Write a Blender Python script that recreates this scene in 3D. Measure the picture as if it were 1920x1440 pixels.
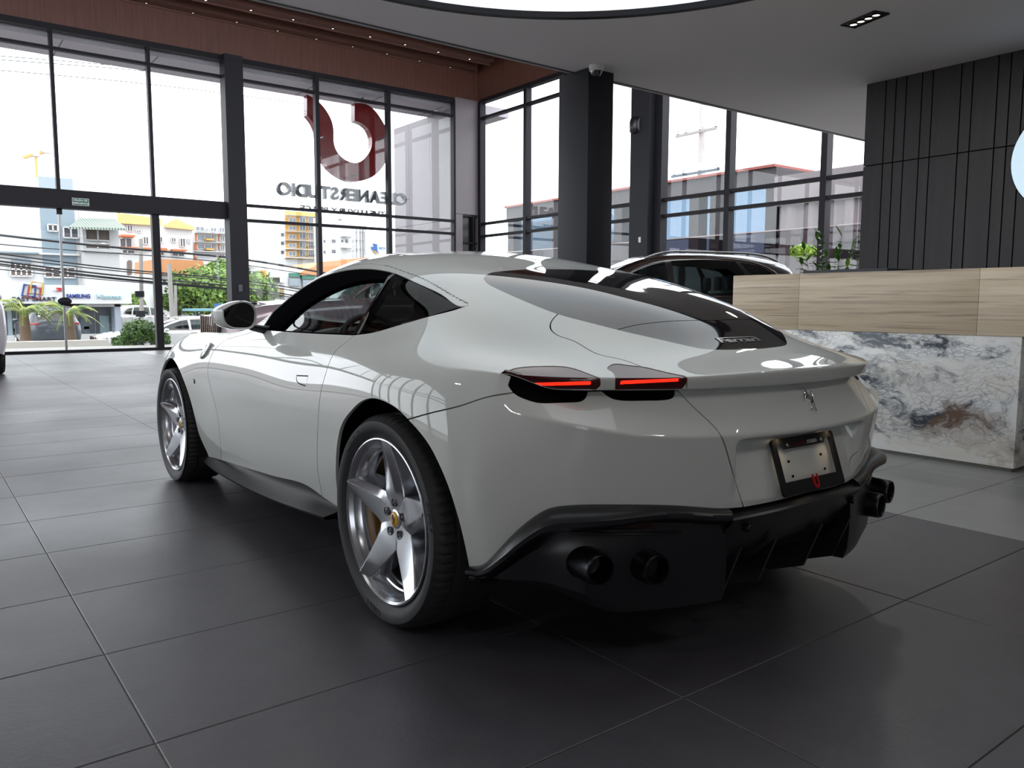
import bpy, bmesh, math, random
import numpy as np
from mathutils import Vector, Matrix
from mathutils.bvhtree import BVHTree
from mathutils.geometry import delaunay_2d_cdt

for _o in list(bpy.data.objects):
    bpy.data.objects.remove(_o, do_unlink=True)
SC = bpy.context.scene
COL = SC.collection

# ------------------------------------------------------------------ camera
# x = to the right of the white car, y = forward of it, z = up (metres); the car's rear axle is at y = 0
CAM_F = 1501.64
CAM_YAW, CAM_PITCH, CAM_ROLL = 0.647764, 0.100859, 0.002457
CAM_P = np.array([-2.16522, -2.28652, 1.05688])
_cy, _sy, _cp, _sp = math.cos(CAM_YAW), math.sin(CAM_YAW), math.cos(CAM_PITCH), math.sin(CAM_PITCH)
CW = np.array([_sy*_cp, _cy*_cp, -_sp])
_r = np.array([_cy, -_sy, 0.0])
_u = np.cross(_r, CW)
CR = math.cos(CAM_ROLL)*_r + math.sin(CAM_ROLL)*_u
CU = -math.sin(CAM_ROLL)*_r + math.cos(CAM_ROLL)*_u
cam_d = bpy.data.cameras.new('camera')
cam_d.sensor_fit = 'HORIZONTAL'
cam_d.sensor_width = 36.0
cam_d.lens = CAM_F/1920.0*36.0
cam_d.clip_start = 0.05
cam_d.clip_end = 1000
cam_o = bpy.data.objects.new('camera', cam_d)
COL.objects.link(cam_o)
cam_o.matrix_world = Matrix(((CR[0], CU[0], -CW[0], CAM_P[0]), (CR[1], CU[1], -CW[1], CAM_P[1]),
                             (CR[2], CU[2], -CW[2], CAM_P[2]), (0, 0, 0, 1)))
SC.camera = cam_o

def ray(px, py):
    return CW + CR*((px-960)/CAM_F) - CU*((py-720)/CAM_F)
def on(px, py, ax, c):
    """the point of the plane (axis ax at c) that is seen at a pixel of the photograph"""
    d = ray(px, py)
    return CAM_P + d*((c-CAM_P[ax])/d[ax])
# ------------------------------------------------------------------ world, sun, exposure
SC.view_settings.view_transform = 'Standard'
SC.view_settings.look = 'None'
SC.view_settings.gamma = 1.0
SC.view_settings.use_curve_mapping = False
SC.view_settings.exposure = 0.0
W = bpy.data.worlds.new('sky')
SC.world = W
W.use_nodes = True
_n = W.node_tree.nodes
_bg = _n['Background']
_tc = _n.new('ShaderNodeTexCoord'); _nz = _n.new('ShaderNodeTexNoise'); _nz.inputs['Scale'].default_value = 2.2; _nz.inputs['Detail'].default_value = 5
_rp = _n.new('ShaderNodeValToRGB'); _rp.color_ramp.elements[0].position = .35; _rp.color_ramp.elements[0].color = (.80, .83, .88, 1); _rp.color_ramp.elements[1].position = .65; _rp.color_ramp.elements[1].color = (.975, .965, 1, 1)
W.node_tree.links.new(_tc.outputs['Generated'], _nz.inputs['Vector']); W.node_tree.links.new(_nz.outputs['Fac'], _rp.inputs['Fac']); W.node_tree.links.new(_rp.outputs['Color'], _bg.inputs[0])
_bg.inputs[1].default_value = 4.5
_sd = bpy.data.lights.new('sun', 'SUN'); _sd.energy = 1.0; _sd.angle = math.radians(8); _sd.color = (1, .97, .92)
_so = bpy.data.objects.new('sun', _sd); COL.objects.link(_so)
_so.rotation_euler = Vector((.25, .55, -.80)).to_track_quat('-Z', 'Y').to_euler()
# ------------------------------------------------------------------ helpers
MATS = {}
def mat(name, color=(0.8, 0.8, 0.8), rough=0.5, metal=0.0, **kw):
    if name in MATS:
        return MATS[name]
    m = bpy.data.materials.new(name)
    m.use_nodes = True
    b = m.node_tree.nodes['Principled BSDF']
    b.inputs['Base Color'].default_value = (*color[:3], 1)
    b.inputs['Roughness'].default_value = rough
    b.inputs['Metallic'].default_value = metal
    for k, v in kw.items():
        k = {'coat': 'Coat Weight', 'coat_rough': 'Coat Roughness', 'trans': 'Transmission Weight', 'ior': 'IOR',
             'alpha': 'Alpha', 'emit': 'Emission Color', 'estr': 'Emission Strength', 'spec': 'Specular IOR Level',
             'sheen': 'Sheen Weight', 'aniso': 'Anisotropic'}[k]
        b.inputs[k].default_value = (*v[:3], 1) if k == 'Emission Color' else v
    m.diffuse_color = (*color[:3], 1)
    MATS[name] = m
    return m

class N:
    """tiny node-tree helper"""
    def __init__(self, m):
        self.t = m.node_tree; self.n = self.t.nodes; self.b = self.n['Principled BSDF']
    def new(self, kind, **kw):
        x = self.n.new(kind)
        for k, v in kw.items():
            if k.startswith('i_'):
                x.inputs[k[2:].replace('_', ' ')].default_value = v
            else:
                setattr(x, k, v)
        return x
    def link(self, a, b): self.t.links.new(a, b)
    def coords(self, kind='Object', scale=(1, 1, 1), rot=(0, 0, 0), loc=(0, 0, 0)):
        tc = self.new('ShaderNodeTexCoord'); mp = self.new('ShaderNodeMapping')
        mp.inputs['Scale'].default_value = scale; mp.inputs['Rotation'].default_value = rot; mp.inputs['Location'].default_value = loc
        self.link(tc.outputs[kind], mp.inputs['Vector']); return mp.outputs['Vector']
    def geo(self, scale=(1, 1, 1), rot=(0, 0, 0), loc=(0, 0, 0)):
        tc = self.new('ShaderNodeNewGeometry'); mp = self.new('ShaderNodeMapping')
        mp.inputs['Scale'].default_value = scale; mp.inputs['Rotation'].default_value = rot; mp.inputs['Location'].default_value = loc
        self.link(tc.outputs['Position'], mp.inputs['Vector']); return mp.outputs['Vector']
    def noise(self, vec, scale=5, detail=4, rough=0.5, dist=0.0):
        x = self.new('ShaderNodeTexNoise'); x.inputs['Scale'].default_value = scale; x.inputs['Detail'].default_value = detail
        x.inputs['Roughness'].default_value = rough; x.inputs['Distortion'].default_value = dist
        self.link(vec, x.inputs['Vector']); return x.outputs['Fac']
    def ramp(self, fac, stops, interp='LINEAR'):
        x = self.new('ShaderNodeValToRGB'); cr = x.color_ramp; cr.interpolation = interp
        while len(cr.elements) < len(stops): cr.elements.new(0.5)
        for e, (p, c) in zip(cr.elements, stops):
            e.position = p; e.color = (*c[:3], 1) if len(c) >= 3 else (c[0], c[0], c[0], 1)
        self.link(fac, x.inputs['Fac']); return x.outputs['Color']
    def mix(self, fac, a, b, mode='MIX'):
        x = self.new('ShaderNodeMix'); x.data_type = 'RGBA'; x.blend_type = mode
        for s, v in ((x.inputs[0], fac), (x.inputs[6], a), (x.inputs[7], b)):
            if hasattr(v, 'links'): self.link(v, s)
            elif isinstance(v, (int, float)): s.default_value = v
            else: s.default_value = (*v[:3], 1)
        return x.outputs[2]
    def bump(self, h, strength=0.2, dist=0.01):
        x = self.new('ShaderNodeBump'); x.inputs['Strength'].default_value = strength; x.inputs['Distance'].default_value = dist
        self.link(h, x.inputs['Height']); self.link(x.outputs['Normal'], self.b.inputs['Normal']); return x

def tag(o, label=None, cat=None, group=None, kind=None):
    if label: o['label'] = label
    if cat: o['category'] = cat
    if group: o['group'] = group
    if kind: o['kind'] = kind
    return o

def empty(name, loc=(0, 0, 0), rz=0.0, label=None, cat=None, group=None, kind=None):
    o = bpy.data.objects.new(name, None)
    o.empty_display_size = 0.1
    o.location = loc; o.rotation_euler = (0, 0, rz)
    COL.objects.link(o)
    return tag(o, label, cat, group, kind)

def link(name, me, m=None, parent=None, loc=None, rot=None, smooth=None):
    o = bpy.data.objects.new(name, me)
    COL.objects.link(o)
    if m is not None:
        for x in (m if isinstance(m, (list, tuple)) else [m]): me.materials.append(x)
    if parent is not None: o.parent = parent
    if loc is not None: o.location = loc
    if rot is not None: o.rotation_euler = rot
    if smooth is not None: shade(me, smooth)
    return o

def shade(me, angle=None):
    """smooth shading; edges sharper than angle (degrees) stay sharp"""
    n = len(me.polygons)
    me.polygons.foreach_set('use_smooth', np.ones(n, bool))
    if angle is not None and angle < 179:
        me.set_sharp_from_angle(angle=math.radians(angle))

class MB:
    """collects boxes, tubes, lathes, prisms ... and builds ONE mesh"""
    def __init__(self): self.v = []; self.f = []
    def add(self, v, f):
        k = len(self.v); self.v += [tuple(map(float, p)) for p in v]; self.f += [tuple(i+k for i in q) for q in f]; return self
    def box(self, a, b):
        x0, y0, z0 = a; x1, y1, z1 = b
        return self.add([(x0,y0,z0),(x1,y0,z0),(x1,y1,z0),(x0,y1,z0),(x0,y0,z1),(x1,y0,z1),(x1,y1,z1),(x0,y1,z1)],
                        [(3,2,1,0),(4,5,6,7),(0,1,5,4),(1,2,6,5),(2,3,7,6),(3,0,4,7)])
    def cbox(self, c, s, rz=0.0):
        m = Matrix.Rotation(rz, 3, 'Z'); c = Vector(c); v = []
        for dz in (-1, 1):
            for dx, dy in ((-1,-1),(1,-1),(1,1),(-1,1)):
                v.append(c + m @ Vector((dx*s[0]/2, dy*s[1]/2, dz*s[2]/2)))
        return self.add(v, [(3,2,1,0),(4,5,6,7),(0,1,5,4),(1,2,6,5),(2,3,7,6),(3,0,4,7)])
    def tube(self, pts, r, n=8, closed=False, caps=True, up=(0, 0, 1)):
        pts = [Vector(p) for p in pts]; m = len(pts); rr = r if hasattr(r, '__len__') else [r]*m
        v = []; prev = None
        for i, p in enumerate(pts):
            a = pts[(i-1) % m] if (closed or i > 0) else p; b = pts[(i+1) % m] if (closed or i < m-1) else p
            t = (b-a).normalized()
            if prev is None:
                q = Vector(up) if abs(t.dot(Vector(up))) < 0.95 else Vector((1, 0, 0))
                prev = (q - t*q.dot(t)).normalized()
            else:
                prev = (prev - t*prev.dot(t)).normalized()
            s = t.cross(prev)
            for k in range(n):
                an = 2*math.pi*k/n
                v.append(p + (prev*math.cos(an) + s*math.sin(an))*rr[i])
        f = []
        for i in range(m if closed else m-1):
            j = (i+1) % m
            for k in range(n):
                l = (k+1) % n
                f.append((i*n+k, i*n+l, j*n+l, j*n+k))
        if caps and not closed:
            f.append(tuple(range(n))[::-1]); f.append(tuple((m-1)*n+k for k in range(n)))
        return self.add(v, f)
    def lathe(self, prof, n=32, axis='z', c=(0, 0, 0), caps=False):
        v = []; c = Vector(c)
        for r, h in prof:
            for k in range(n):
                a = 2*math.pi*k/n; x, y = r*math.cos(a), r*math.sin(a)
                v.append(c + Vector({'z': (x, y, h), 'x': (h, x, y), 'y': (y, h, x)}[axis]))
        m = len(prof); f = []
        for i in range(m-1):
            for k in range(n):
                l = (k+1) % n; f.append((i*n+k, i*n+l, (i+1)*n+l, (i+1)*n+k))
        if caps:
            f.append(tuple(range(n))[::-1]); f.append(tuple((m-1)*n+k for k in range(n)))
        return self.add(v, f)
    def prism(self, poly, d, org=(0, 0, 0), ex=(1, 0, 0), ey=(0, 0, 1), ez=(0, 1, 0)):
        """outline poly (2-D) in the plane ex, ey; pushed by d along ez"""
        o, ex, ey, ez = Vector(org), Vector(ex), Vector(ey), Vector(ez); n = len(poly)
        a = [o + ex*p[0] + ey*p[1] for p in poly]; b = [p + ez*d for p in a]
        return self.add(a+b, [tuple(range(n)), tuple(range(2*n-1, n-1, -1))] + [(i, i+n, (i+1) % n + n, (i+1) % n) for i in range(n)])
    def sheet(self, rows, flip=False, closed=False):
        m = len(rows); n = len(rows[0]); v = [p for r in rows for p in r]; f = []
        for i in range(m-1):
            for k in range(n if closed else n-1):
                l = (k+1) % n; q = (i*n+k, i*n+l, (i+1)*n+l, (i+1)*n+k); f.append(q[::-1] if flip else q)
        return self.add(v, f)
    def mesh(self, name='m'):
        me = bpy.data.meshes.new(name); me.from_pydata(self.v, [], self.f)
        bm = bmesh.new(); bm.from_mesh(me); bmesh.ops.recalc_face_normals(bm, faces=bm.faces); bm.to_mesh(me); bm.free()
        return me
    def build(self, name, m=None, parent=None, smooth=None, loc=None, rot=None, bevel=None, seg=2):
        me = self.mesh(name); o = link(name, me, m, parent, loc, rot)
        if bevel:
            bm = bmesh.new(); bm.from_mesh(me)
            es = [e for e in bm.edges if len(e.link_faces) == 2 and e.calc_face_angle(0) > math.radians(35)]
            bmesh.ops.bevel(bm, geom=es, offset=bevel, segments=seg, affect='EDGES', profile=0.5, clamp_overlap=True)
            bm.to_mesh(me); bm.free()
            if smooth is None: smooth = 40
        if smooth is not None: shade(me, smooth)
        return o

def dup(o, parent=None, loc=None, rz=None):
    """copy of a thing with copies of its parts (mesh data shared)"""
    c = o.copy(); COL.objects.link(c); c.parent = parent
    if loc is not None: c.location = loc
    if rz is not None: c.rotation_euler = (0, 0, rz)
    for ch in list(o.children): dup(ch, c)
    return c

_glyphs = {}
def text_mesh(s, size=1.0, depth=0.01, bold=0.0, spacing=1.0, align='CENTER', shear=0.0):
    """lettering as mesh in the x-y plane, centred"""
    cu = bpy.data.curves.new('lettering', 'FONT'); cu.body = s; cu.size = size; cu.extrude = depth/2; cu.offset = bold
    cu.space_character = spacing; cu.align_x = align; cu.align_y = 'CENTER'; cu.shear = shear; cu.resolution_u = 4
    o = bpy.data.objects.new('lettering', cu); COL.objects.link(o)
    bpy.context.view_layer.update()
    me = bpy.data.meshes.new_from_object(o.evaluated_get(bpy.context.evaluated_depsgraph_get()))
    bpy.data.objects.remove(o, do_unlink=True); bpy.data.curves.remove(cu)
    me.materials.clear()
    return me

def cspline(t, P):
    """natural cubic spline through P at knots t (first axis); returns a function"""
    t = np.asarray(t, float); P = np.asarray(P, float); m = len(t); h = np.diff(t)
    A = np.zeros((m, m)); B = np.zeros((m,)+P.shape[1:]); A[0, 0] = A[-1, -1] = 1
    hx = h.reshape((-1,)+(1,)*(P.ndim-1))
    for i in range(1, m-1):
        A[i, i-1] = h[i-1]; A[i, i] = 2*(h[i-1]+h[i]); A[i, i+1] = h[i]
        B[i] = 6*((P[i+1]-P[i])/h[i]-(P[i]-P[i-1])/h[i-1])
    M = np.linalg.solve(A, B.reshape(m, -1)).reshape(B.shape)
    def f(x):
        x = np.asarray(x, float); i = np.clip(np.searchsorted(t, x, side='right')-1, 0, m-2)
        sh = (-1,)+(1,)*(P.ndim-1)
        a = (t[i+1]-x).reshape(sh); b = (x-t[i]).reshape(sh); H = h[i].reshape(sh)
        return (M[i]*a**3+M[i+1]*b**3)/(6*H)+(P[i]/H-M[i]*H/6)*a+(P[i+1]/H-M[i+1]*H/6)*b
    return f
def curve(pts, n=60):
    pts = np.asarray(pts, float)
    t = np.r_[0, np.cumsum(np.linalg.norm(np.diff(pts, axis=0), axis=1))]
    return cspline(t, pts)(np.linspace(0, t[-1], n))
def sstep(x, a, b):
    t = np.clip((np.asarray(x, float)-a)/(b-a), 0, 1); return t*t*(3-2*t)

def thin_glass(name, tint=(1, 1, 1), rough=0.0, ior=1.45, refl=(1, 1, 1)):
    m = bpy.data.materials.new(name); m.use_nodes = True; t = m.node_tree; n = t.nodes
    n.remove(n['Principled BSDF']); out = n['Material Output']
    tr = n.new('ShaderNodeBsdfTransparent'); tr.inputs[0].default_value = (*tint, 1)
    gl = n.new('ShaderNodeBsdfGlossy'); gl.inputs['Roughness'].default_value = rough; gl.inputs[0].default_value = (*refl, 1)
    ge = n.new('ShaderNodeNewGeometry'); dt = n.new('ShaderNodeVectorMath'); dt.operation = 'DOT_PRODUCT'
    t.links.new(ge.outputs['Normal'], dt.inputs[0]); t.links.new(ge.outputs['Incoming'], dt.inputs[1])
    def mth(op, a, b=None):
        x = n.new('ShaderNodeMath'); x.operation = op
        for i, v in enumerate((a, b)):
            if v is None: continue
            if isinstance(v, (int, float)): x.inputs[i].default_value = v
            else: t.links.new(v, x.inputs[i])
        return x.outputs[0]
    r0 = ((ior-1)/(ior+1))**2
    fz = mth('ADD', mth('MULTIPLY', mth('POWER', mth('SUBTRACT', 1.0, mth('ABSOLUTE', dt.outputs['Value'])), 5.0), 1-r0), r0)
    mx = n.new('ShaderNodeMixShader')
    t.links.new(fz, mx.inputs[0]); t.links.new(tr.outputs[0], mx.inputs[1]); t.links.new(gl.outputs[0], mx.inputs[2]); t.links.new(mx.outputs[0], out.inputs[0])
    MATS[name] = m
    return m
# ------------------------------------------------------------------ the showroom
XR, YF, XL, YB = 10.93, 16.6, -9.0, -8.0          # right glass, front glass, left wall, back wall
HC, YE = 3.5, 4.34                                 # low ceiling and its edge; the hall beyond is 7.6 m high
HV = 7.6
DARK = mat('dark grey aluminium', (.013, .0125, .017), .5, spec=.22)
DARKCOL = mat('column dark blue grey', (.014, .0145, .020), .55, spec=.3)
PANELGREY = mat('mauve grey cladding', (.20, .175, .19), .5)
def floor_material(name, c0, c1, rough, bump=.25):
    m = mat(name, c0, rough); n = N(m); g = n.geo()
    big = n.noise(g, .7, 5, .55); fine = n.noise(g, 60, 3, .6); mid = n.noise(g, 9, 4, .6)
    n.link(n.mix(n.ramp(mid, [(.35, (0,)), (.75, (1,))]), c0, c1), n.b.inputs['Base Color'])
    n.b.inputs['Specular IOR Level'].default_value = .85
    n.link(n.ramp(big, [(.3, (rough-.05,)), (.7, (rough+.08,))]), n.b.inputs['Roughness'])
    h = n.mix(.35, fine, mid); n.bump(h, bump, .004)
    return m
TILE = floor_material('dark stone tile', (.053, .049, .058), (.065, .061, .071), .40)
TILE2 = floor_material('pale grey stone tile', (.20, .205, .20), (.22, .225, .22), .33, .1)
GROUT = mat('pale grout', (.16, .155, .14), .8)
fl = MB().box((XL, YB, -.12), (XR, YF, -.004)).build('floor', GROUT); tag(fl, kind='structure')
TX, TY, X0, Y0 = 1.19, .6125, -1.743, -.310
_tm = {}
def tile(x0, x1, y0, y1, m):
    k = (round(x1-x0, 3), round(y1-y0, 3), m.name)
    if k not in _tm:
        g = .0016; w, h = (x1-x0)/2-g, (y1-y0)/2-g; b = .0022
        mb = MB(); mb.sheet([[(-w, -h, -.02), (w, -h, -.02), (w, h, -.02), (-w, h, -.02)], [(-w, -h, -b), (w, -h, -b), (w, h, -b), (-w, h, -b)], [(-w+b, -h+b, 0), (w-b, -h+b, 0), (w-b, h-b, 0), (-w+b, h-b, 0)]], closed=True)
        mb.add([(-w+b, -h+b, 0), (w-b, -h+b, 0), (w-b, h-b, 0), (-w+b, h-b, 0)], [(0, 1, 2, 3)])
        me = mb.mesh('floor_tile'); me.materials.append(m); _tm[k] = me
    o = link('floor_tile', _tm[k], None, fl); o.location = ((x0+x1)/2, (y0+y1)/2, 0); return o
XSPLIT = X0+TX*2.965
xs_ = [X0+TX*i for i in range(-2, 3)]
near, far = [], []
for j in range(-4, 11):
    y0 = Y0+TY*j
    for i in range(-2, 3):
        x0, x1 = X0+TX*i, min(X0+TX*(i+1), XSPLIT)
        tile(x0, x1 if i < 2 else XSPLIT, y0, y0+TY, TILE)
    for i in range(0, 3):
        tile(XSPLIT+TX*i, XSPLIT+TX*(i+1), y0, y0+TY, TILE2)
def rest(name, cells, m):
    """the far tiles, too small to tell apart singly"""
    mb = MB(); g = .0016
    for x0, x1, y0, y1 in cells: mb.box((x0+g, y0+g, -.02), (x1-g, y1-g, 0))
    o = mb.build(name, m, fl); o['kind'] = 'stuff'
xa, xb = X0-2*TX, XSPLIT+3*TX; ya, yb = Y0-4*TY, Y0+11*TY
cells, cells2 = [], []
for j in range(-13, 28):
    for i in range(-7, 11):
        if i <= 2: x0, x1 = X0+TX*i, (X0+TX*(i+1) if i < 2 else XSPLIT)
        else: x0, x1 = XSPLIT+TX*(i-3), XSPLIT+TX*(i-2)
        y0, y1 = Y0+TY*j, Y0+TY*(j+1)
        if -4 <= j < 11 and -2 <= i < 6: continue
        x0, x1, y0, y1 = max(x0, XL), min(x1, XR), max(y0, YB), min(y1, YF)
        if x1-x0 > .02 and y1-y0 > .02: (cells if i <= 2 else cells2).append((x0, x1, y0, y1))
rest('dark_tiling', cells, TILE); rest('pale_tiling', cells2, TILE2)

# walls
WALLGREY = mat('wall grey paint', (.45, .44, .44), .8)
BW0, BW1 = -8.2, -5.6
tag(MB().box((XL-.2, YB-.2, 0), (BW0, YB, HC+.4)).box((BW1, YB-.2, 0), (XR+.2, YB, HC+.4)).box((BW0, YB-.2, 3.1), (BW1, YB, HC+.4)).build('wall_back', WALLGREY), kind='structure')
# ceiling (low part) with a round opening for the lit disc
CEIL = mat('ceiling paint', (.82, .775, .785), .75)
DC, DR = (.885, 1.03), 2.72
mb = MB(); ns = 96
ring = [(DC[0]+DR*math.cos(2*math.pi*k/ns), DC[1]+DR*math.sin(2*math.pi*k/ns)) for k in range(ns)]
def edge_pt(a):
    c, s = math.cos(a), math.sin(a); t = 1e9
    for lim, comp, ctr in ((XR, c, DC[0]), (XL, c, DC[0]), (YE, s, DC[1]), (YB, s, DC[1])):
        if abs(comp) > 1e-9:
            q = (lim-ctr)/comp
            if q > 0: t = min(t, q)
    return (DC[0]+c*t, DC[1]+s*t)
angs = sorted(set([2*math.pi*k/ns for k in range(ns)]+[math.atan2(y-DC[1], x-DC[0]) % (2*math.pi) for x in (XL, XR) for y in (YB, YE)]))
inn = [(DC[0]+DR*math.cos(a), DC[1]+DR*math.sin(a), HC) for a in angs]; out = [(*edge_pt(a), HC) for a in angs]
mb.sheet([inn, out], closed=True)
mb.sheet([[(x, y, HC) for x, y, z in inn], [(x, y, HC+.25) for x, y, z in inn]], closed=True)
mb.box((XL, YE-.02, HC+.001), (XR, YE, HC+.9))
mb.box((XL-.2, YB-.2, HC+.45), (XR+.2, YE, HC+.6))
tag(mb.build('ceiling', CEIL), kind='structure')
tag(MB().box((XL, YE, HC-.006), (XR, YE+.022, HC+.05)).build('trim_1', mat('dark edge trim', (.05, .045, .045), .6)), kind='structure')
tag(MB().box((XL, YE+.022, HC+.0), (XR, YE+.08, HC+.25)).build('trim_2', mat('pale edge trim', (.40, .37, .39), .6)), kind='structure')
# the lit disc
DL = empty('ceiling_light_disc', (DC[0], DC[1], HC), label='huge round luminous ceiling disc with dark rim above the white coupe', cat='ceiling light')
LUM = mat('luminous stretch ceiling', (.9, .93, .97), .5, emit=(.92, .97, 1.0), estr=1.15)
_n1 = N(LUM); _v1 = _n1.ramp(_n1.noise(_n1.geo(), .8, 4), [(.3, (.80, .92, 1.0)), (.65, (1, 1, 1))]); _n1.link(_v1, _n1.b.inputs['Emission Color'])
MB().lathe([(.0, .045), (DR-.05, .045)], 96, 'z').build('diffuser', LUM, DL)
MB().lathe([(DR-.05, .05), (DR-.05, -.004), (DR+.012, -.004), (DR+.012, .03)], 96, 'z').build('rim', DARK, DL, 30)
# hall ceiling: walnut boarding, beams with spots
def wood_material(name, c0, c1, axis=(1, 14, 14), rough=.45):
    m = mat(name, c0, rough); n = N(m); g = n.geo(axis)
    f = n.noise(g, 2.2, 6, .62, .3); f2 = n.noise(n.geo((axis[0]*4, axis[1]*4, axis[2]*4)), 6, 3, .6)
    n.link(n.mix(.3, n.ramp(f, [(.30, c0), (.72, c1)]), n.ramp(f2, [(.3, c0), (.7, c1)])), n.b.inputs['Base Color']); return m
WOODV = wood_material('walnut boarding upright grain', (.080, .030, .022), (.165, .070, .051), (14, 14, .6))
WOODX = wood_material('walnut beam', (.085, .036, .026), (.165, .078, .058), (.6, 14, 14))
tag(MB().box((XL, YE, HV), (XR+.3, YF+.3, HV+.3)).build('ceiling_1', WOODX), kind='structure')
tag(MB().box((XL, YF-.06, 6.57), (XR, YF+.2, HV)).build('wall_front', WOODV), kind='structure')
tag(MB().box((XR-.06, YE, 6.60), (XR+.2, YF-.06, HV)).build('wall_right', WOODV), kind='structure')
SPOT = mat('spot lens', (1, .9, .75), .4, emit=(1, .86, .66), estr=9.0)
for k, y in enumerate((16.38, 15.45, 14.62, 13.75, 12.9, 12.05)):
    b = empty('ceiling_beam', (0, y, 7.34), label='%s walnut ceiling beam with small spotlights, %s from the front glass' % (('broad', 'broad', 'slim', 'broad', 'broad', 'broad')[k], ('first', 'second', 'third', 'fourth', 'fifth', 'sixth')[k]), cat='beam', group='walnut beams of the hall ceiling')
    MB().box((XL, -.14, 0), (XR-.28-.12*k, .14, HV-7.34)).build('beam_body', WOODX, b)
    MB().box((XL, .125, -.035), (XR-.28-.12*k+.06, .165, .01)).build('beam_lip', WOODX, b)
    for x in np.arange(-7.2, 10.4, .95):
        s = MB().lathe([(.036, .0), (.036, -.010), (.028, -.012), (.026, -.002)], 14, 'z').build('spot_ring', DARK, b, 40, loc=(float(x), .06, 0))
        MB().lathe([(.0, -.004), (.024, -.004)], 12, 'z').build('spot_lens', SPOT if k % 2 else mat('spot lens dim', (.8, .7, .6), .4, emit=(1, .85, .65), estr=2.0), s)

# ------------------------------------------------------------------ glazing
PANE = thin_glass('window glass', (.93, .95, .95), ior=1.4)
def frame_bar(a, b, parent, name='mullion', m=None): return MB().box(a, b).build(name, m or DARK, parent)
wf = empty('window_1', (0, YF, 0), kind='structure')
T0, T1 = 6.53, 6.12
xm = [.49-1.825*k for k in range(5, -1, -1)]+[2.31]
xm2 = [6.12, 8.07, 10.09]
for x in xm: frame_bar((x-.035, -.09, 2.95), (x+.035, .05, T0), wf)
for x in xm2: frame_bar((x-.05, -.10, 0), (x+.05, .05, T0), wf)
for x0, x1 in zip([XL]+xm, xm+[3.85]):
    MB().box((x0+.035, -.006, 3.3), (x1-.035, .0, T0-.05)).build('pane', PANE, wf)
for x0, x1 in zip([4.26]+xm2[:-1], xm2): MB().box((x0, -.006, .05), (x1, .0, T0-.05)).build('pane', PANE, wf)
frame_bar((XL, -.08, T0-.06), (10.09, .08, T0+.06), wf, 'head_rail')
frame_bar((XL, -.07, T1-.03), (10.09, .05, T1+.03), wf, 'transom')
for z in (3.30, 2.955): frame_bar((4.26, -.08, z-.032), (10.09, .05, z+.032), wf, 'rail')
frame_bar((4.26, -.08, 0), (10.09, .05, .06), wf, 'sill_rail')
frame_bar((XL, -.16, 2.955), (3.85, .12, 3.33), wf, 'door_header')
# glass doors under the header
dr = empty('door_1', (0, YF, 0), kind='structure')
for x0, x1 in ((-5.0, -3.17), (-3.17, -1.34), (-1.34, .49), (.49, 2.26)): MB().box((x0+.006, -.008, .05), (x1-.006, .004, 2.955)).build('glass_leaf', PANE, dr)
MB().box((2.40, -.008, .05), (3.85, .004, 2.955)).build('glass_leaf', PANE, dr)
MB().box((2.25, -.09, 0), (2.40, .07, 2.955)).build('door_post', DARK, dr)
for x in (.49, -1.34, -3.17):
    MB().box((x-.022, -.02, .02), (x+.022, .016, 2.955)).build('door_edge_strip', mat('brushed strip', (.35, .36, .37), .35, .8), dr)
    MB().box((x-.05, -.04, 2.84), (x+.05, .03, 2.955)).build('door_clamp', DARK, dr)
MB().lathe([(.0, -.02), (.10, -.02), (.13, .0), (.13, .02), (.10, .04), (.0, .04)], 28, 'y').build('door_pull', DARK, dr, 40, loc=(.50, -.05, 1.068)).scale = (1.0, 1.0, .62)
MB().box((XL, -.06, 0), (3.85, .06, .06)).build('door_track', DARK, dr)
tag(MB().box((3.85, YF-.30, 0), (4.26, YF+.06, 6.57)).build('wall_front_column', DARKCOL), kind='structure')
cl = empty('corner_panel', (10.5, YF, 0), label='mauve grey cladding panel in the corner between front and side glass', cat='wall panel')
MB().box((-.41, -.12, 3.5), (.42, .1, 6.60)).build('panel', PANELGREY, cl)
MB().box((-.41, -.12, 0), (-.19, .1, 3.49)).box((-.19, -.12, 0), (.42, .1, 2.0)).box((.32, -.12, 2.0), (.42, .1, 3.49)).build('panel', PANELGREY, cl)
MB().box((-.19, .02, 2.0), (.32, .06, 3.49)).build('recess_back', mat('recess black', (.004, .004, .005), .3), cl)
for z in (2.05, 2.72, 3.45): MB().box((-.19, -.10, z-.015), (.32, .02, z+.015)).build('shelf', DARK, cl)
MB().box((.17, -.10, 2.0), (.20, .02, 3.49)).build('divider', DARK, cl)
# right glass
wr = empty('window_2', (XR, 0, 0), kind='structure')
ym = [16.40, 14.35, 12.75, 7.92, 5.85, 3.80, 1.75, -.30, -2.35, -4.4, -6.4]
for y in ym: frame_bar((-.12, y-.06, 0), (.06, y+.06, T0+.05), wf if False else wr)
ys = [16.40, 14.35, 12.75, 10.38, 9.80]+ym[3:]
for a, b in zip(ys[:-1], ys[1:]):
    if (a, b) != (10.38, 9.80): MB().box((-.006, b+.05, .05), (0, a-.05, T0 if b > 3 else HC)).build('pane', PANE, wr)
for z in (3.25, 2.91): frame_bar((-.10, YB, z-.03), (.05, 16.4, z+.03), wr, 'rail')
frame_bar((-.10, YE, T1-.03), (.05, 16.4, T1+.03), wr, 'transom'); frame_bar((-.10, YE, T0), (.08, 16.4, T0+.1), wr, 'head_rail'); frame_bar((-.1, YB, 0), (.05, 16.4, .06), wr, 'sill_rail')
tag(MB().box((XR-.32, 9.82, 0), (XR+.05, 10.36, 6.6)).build('wall_right_column', DARKCOL), kind='structure')
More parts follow.
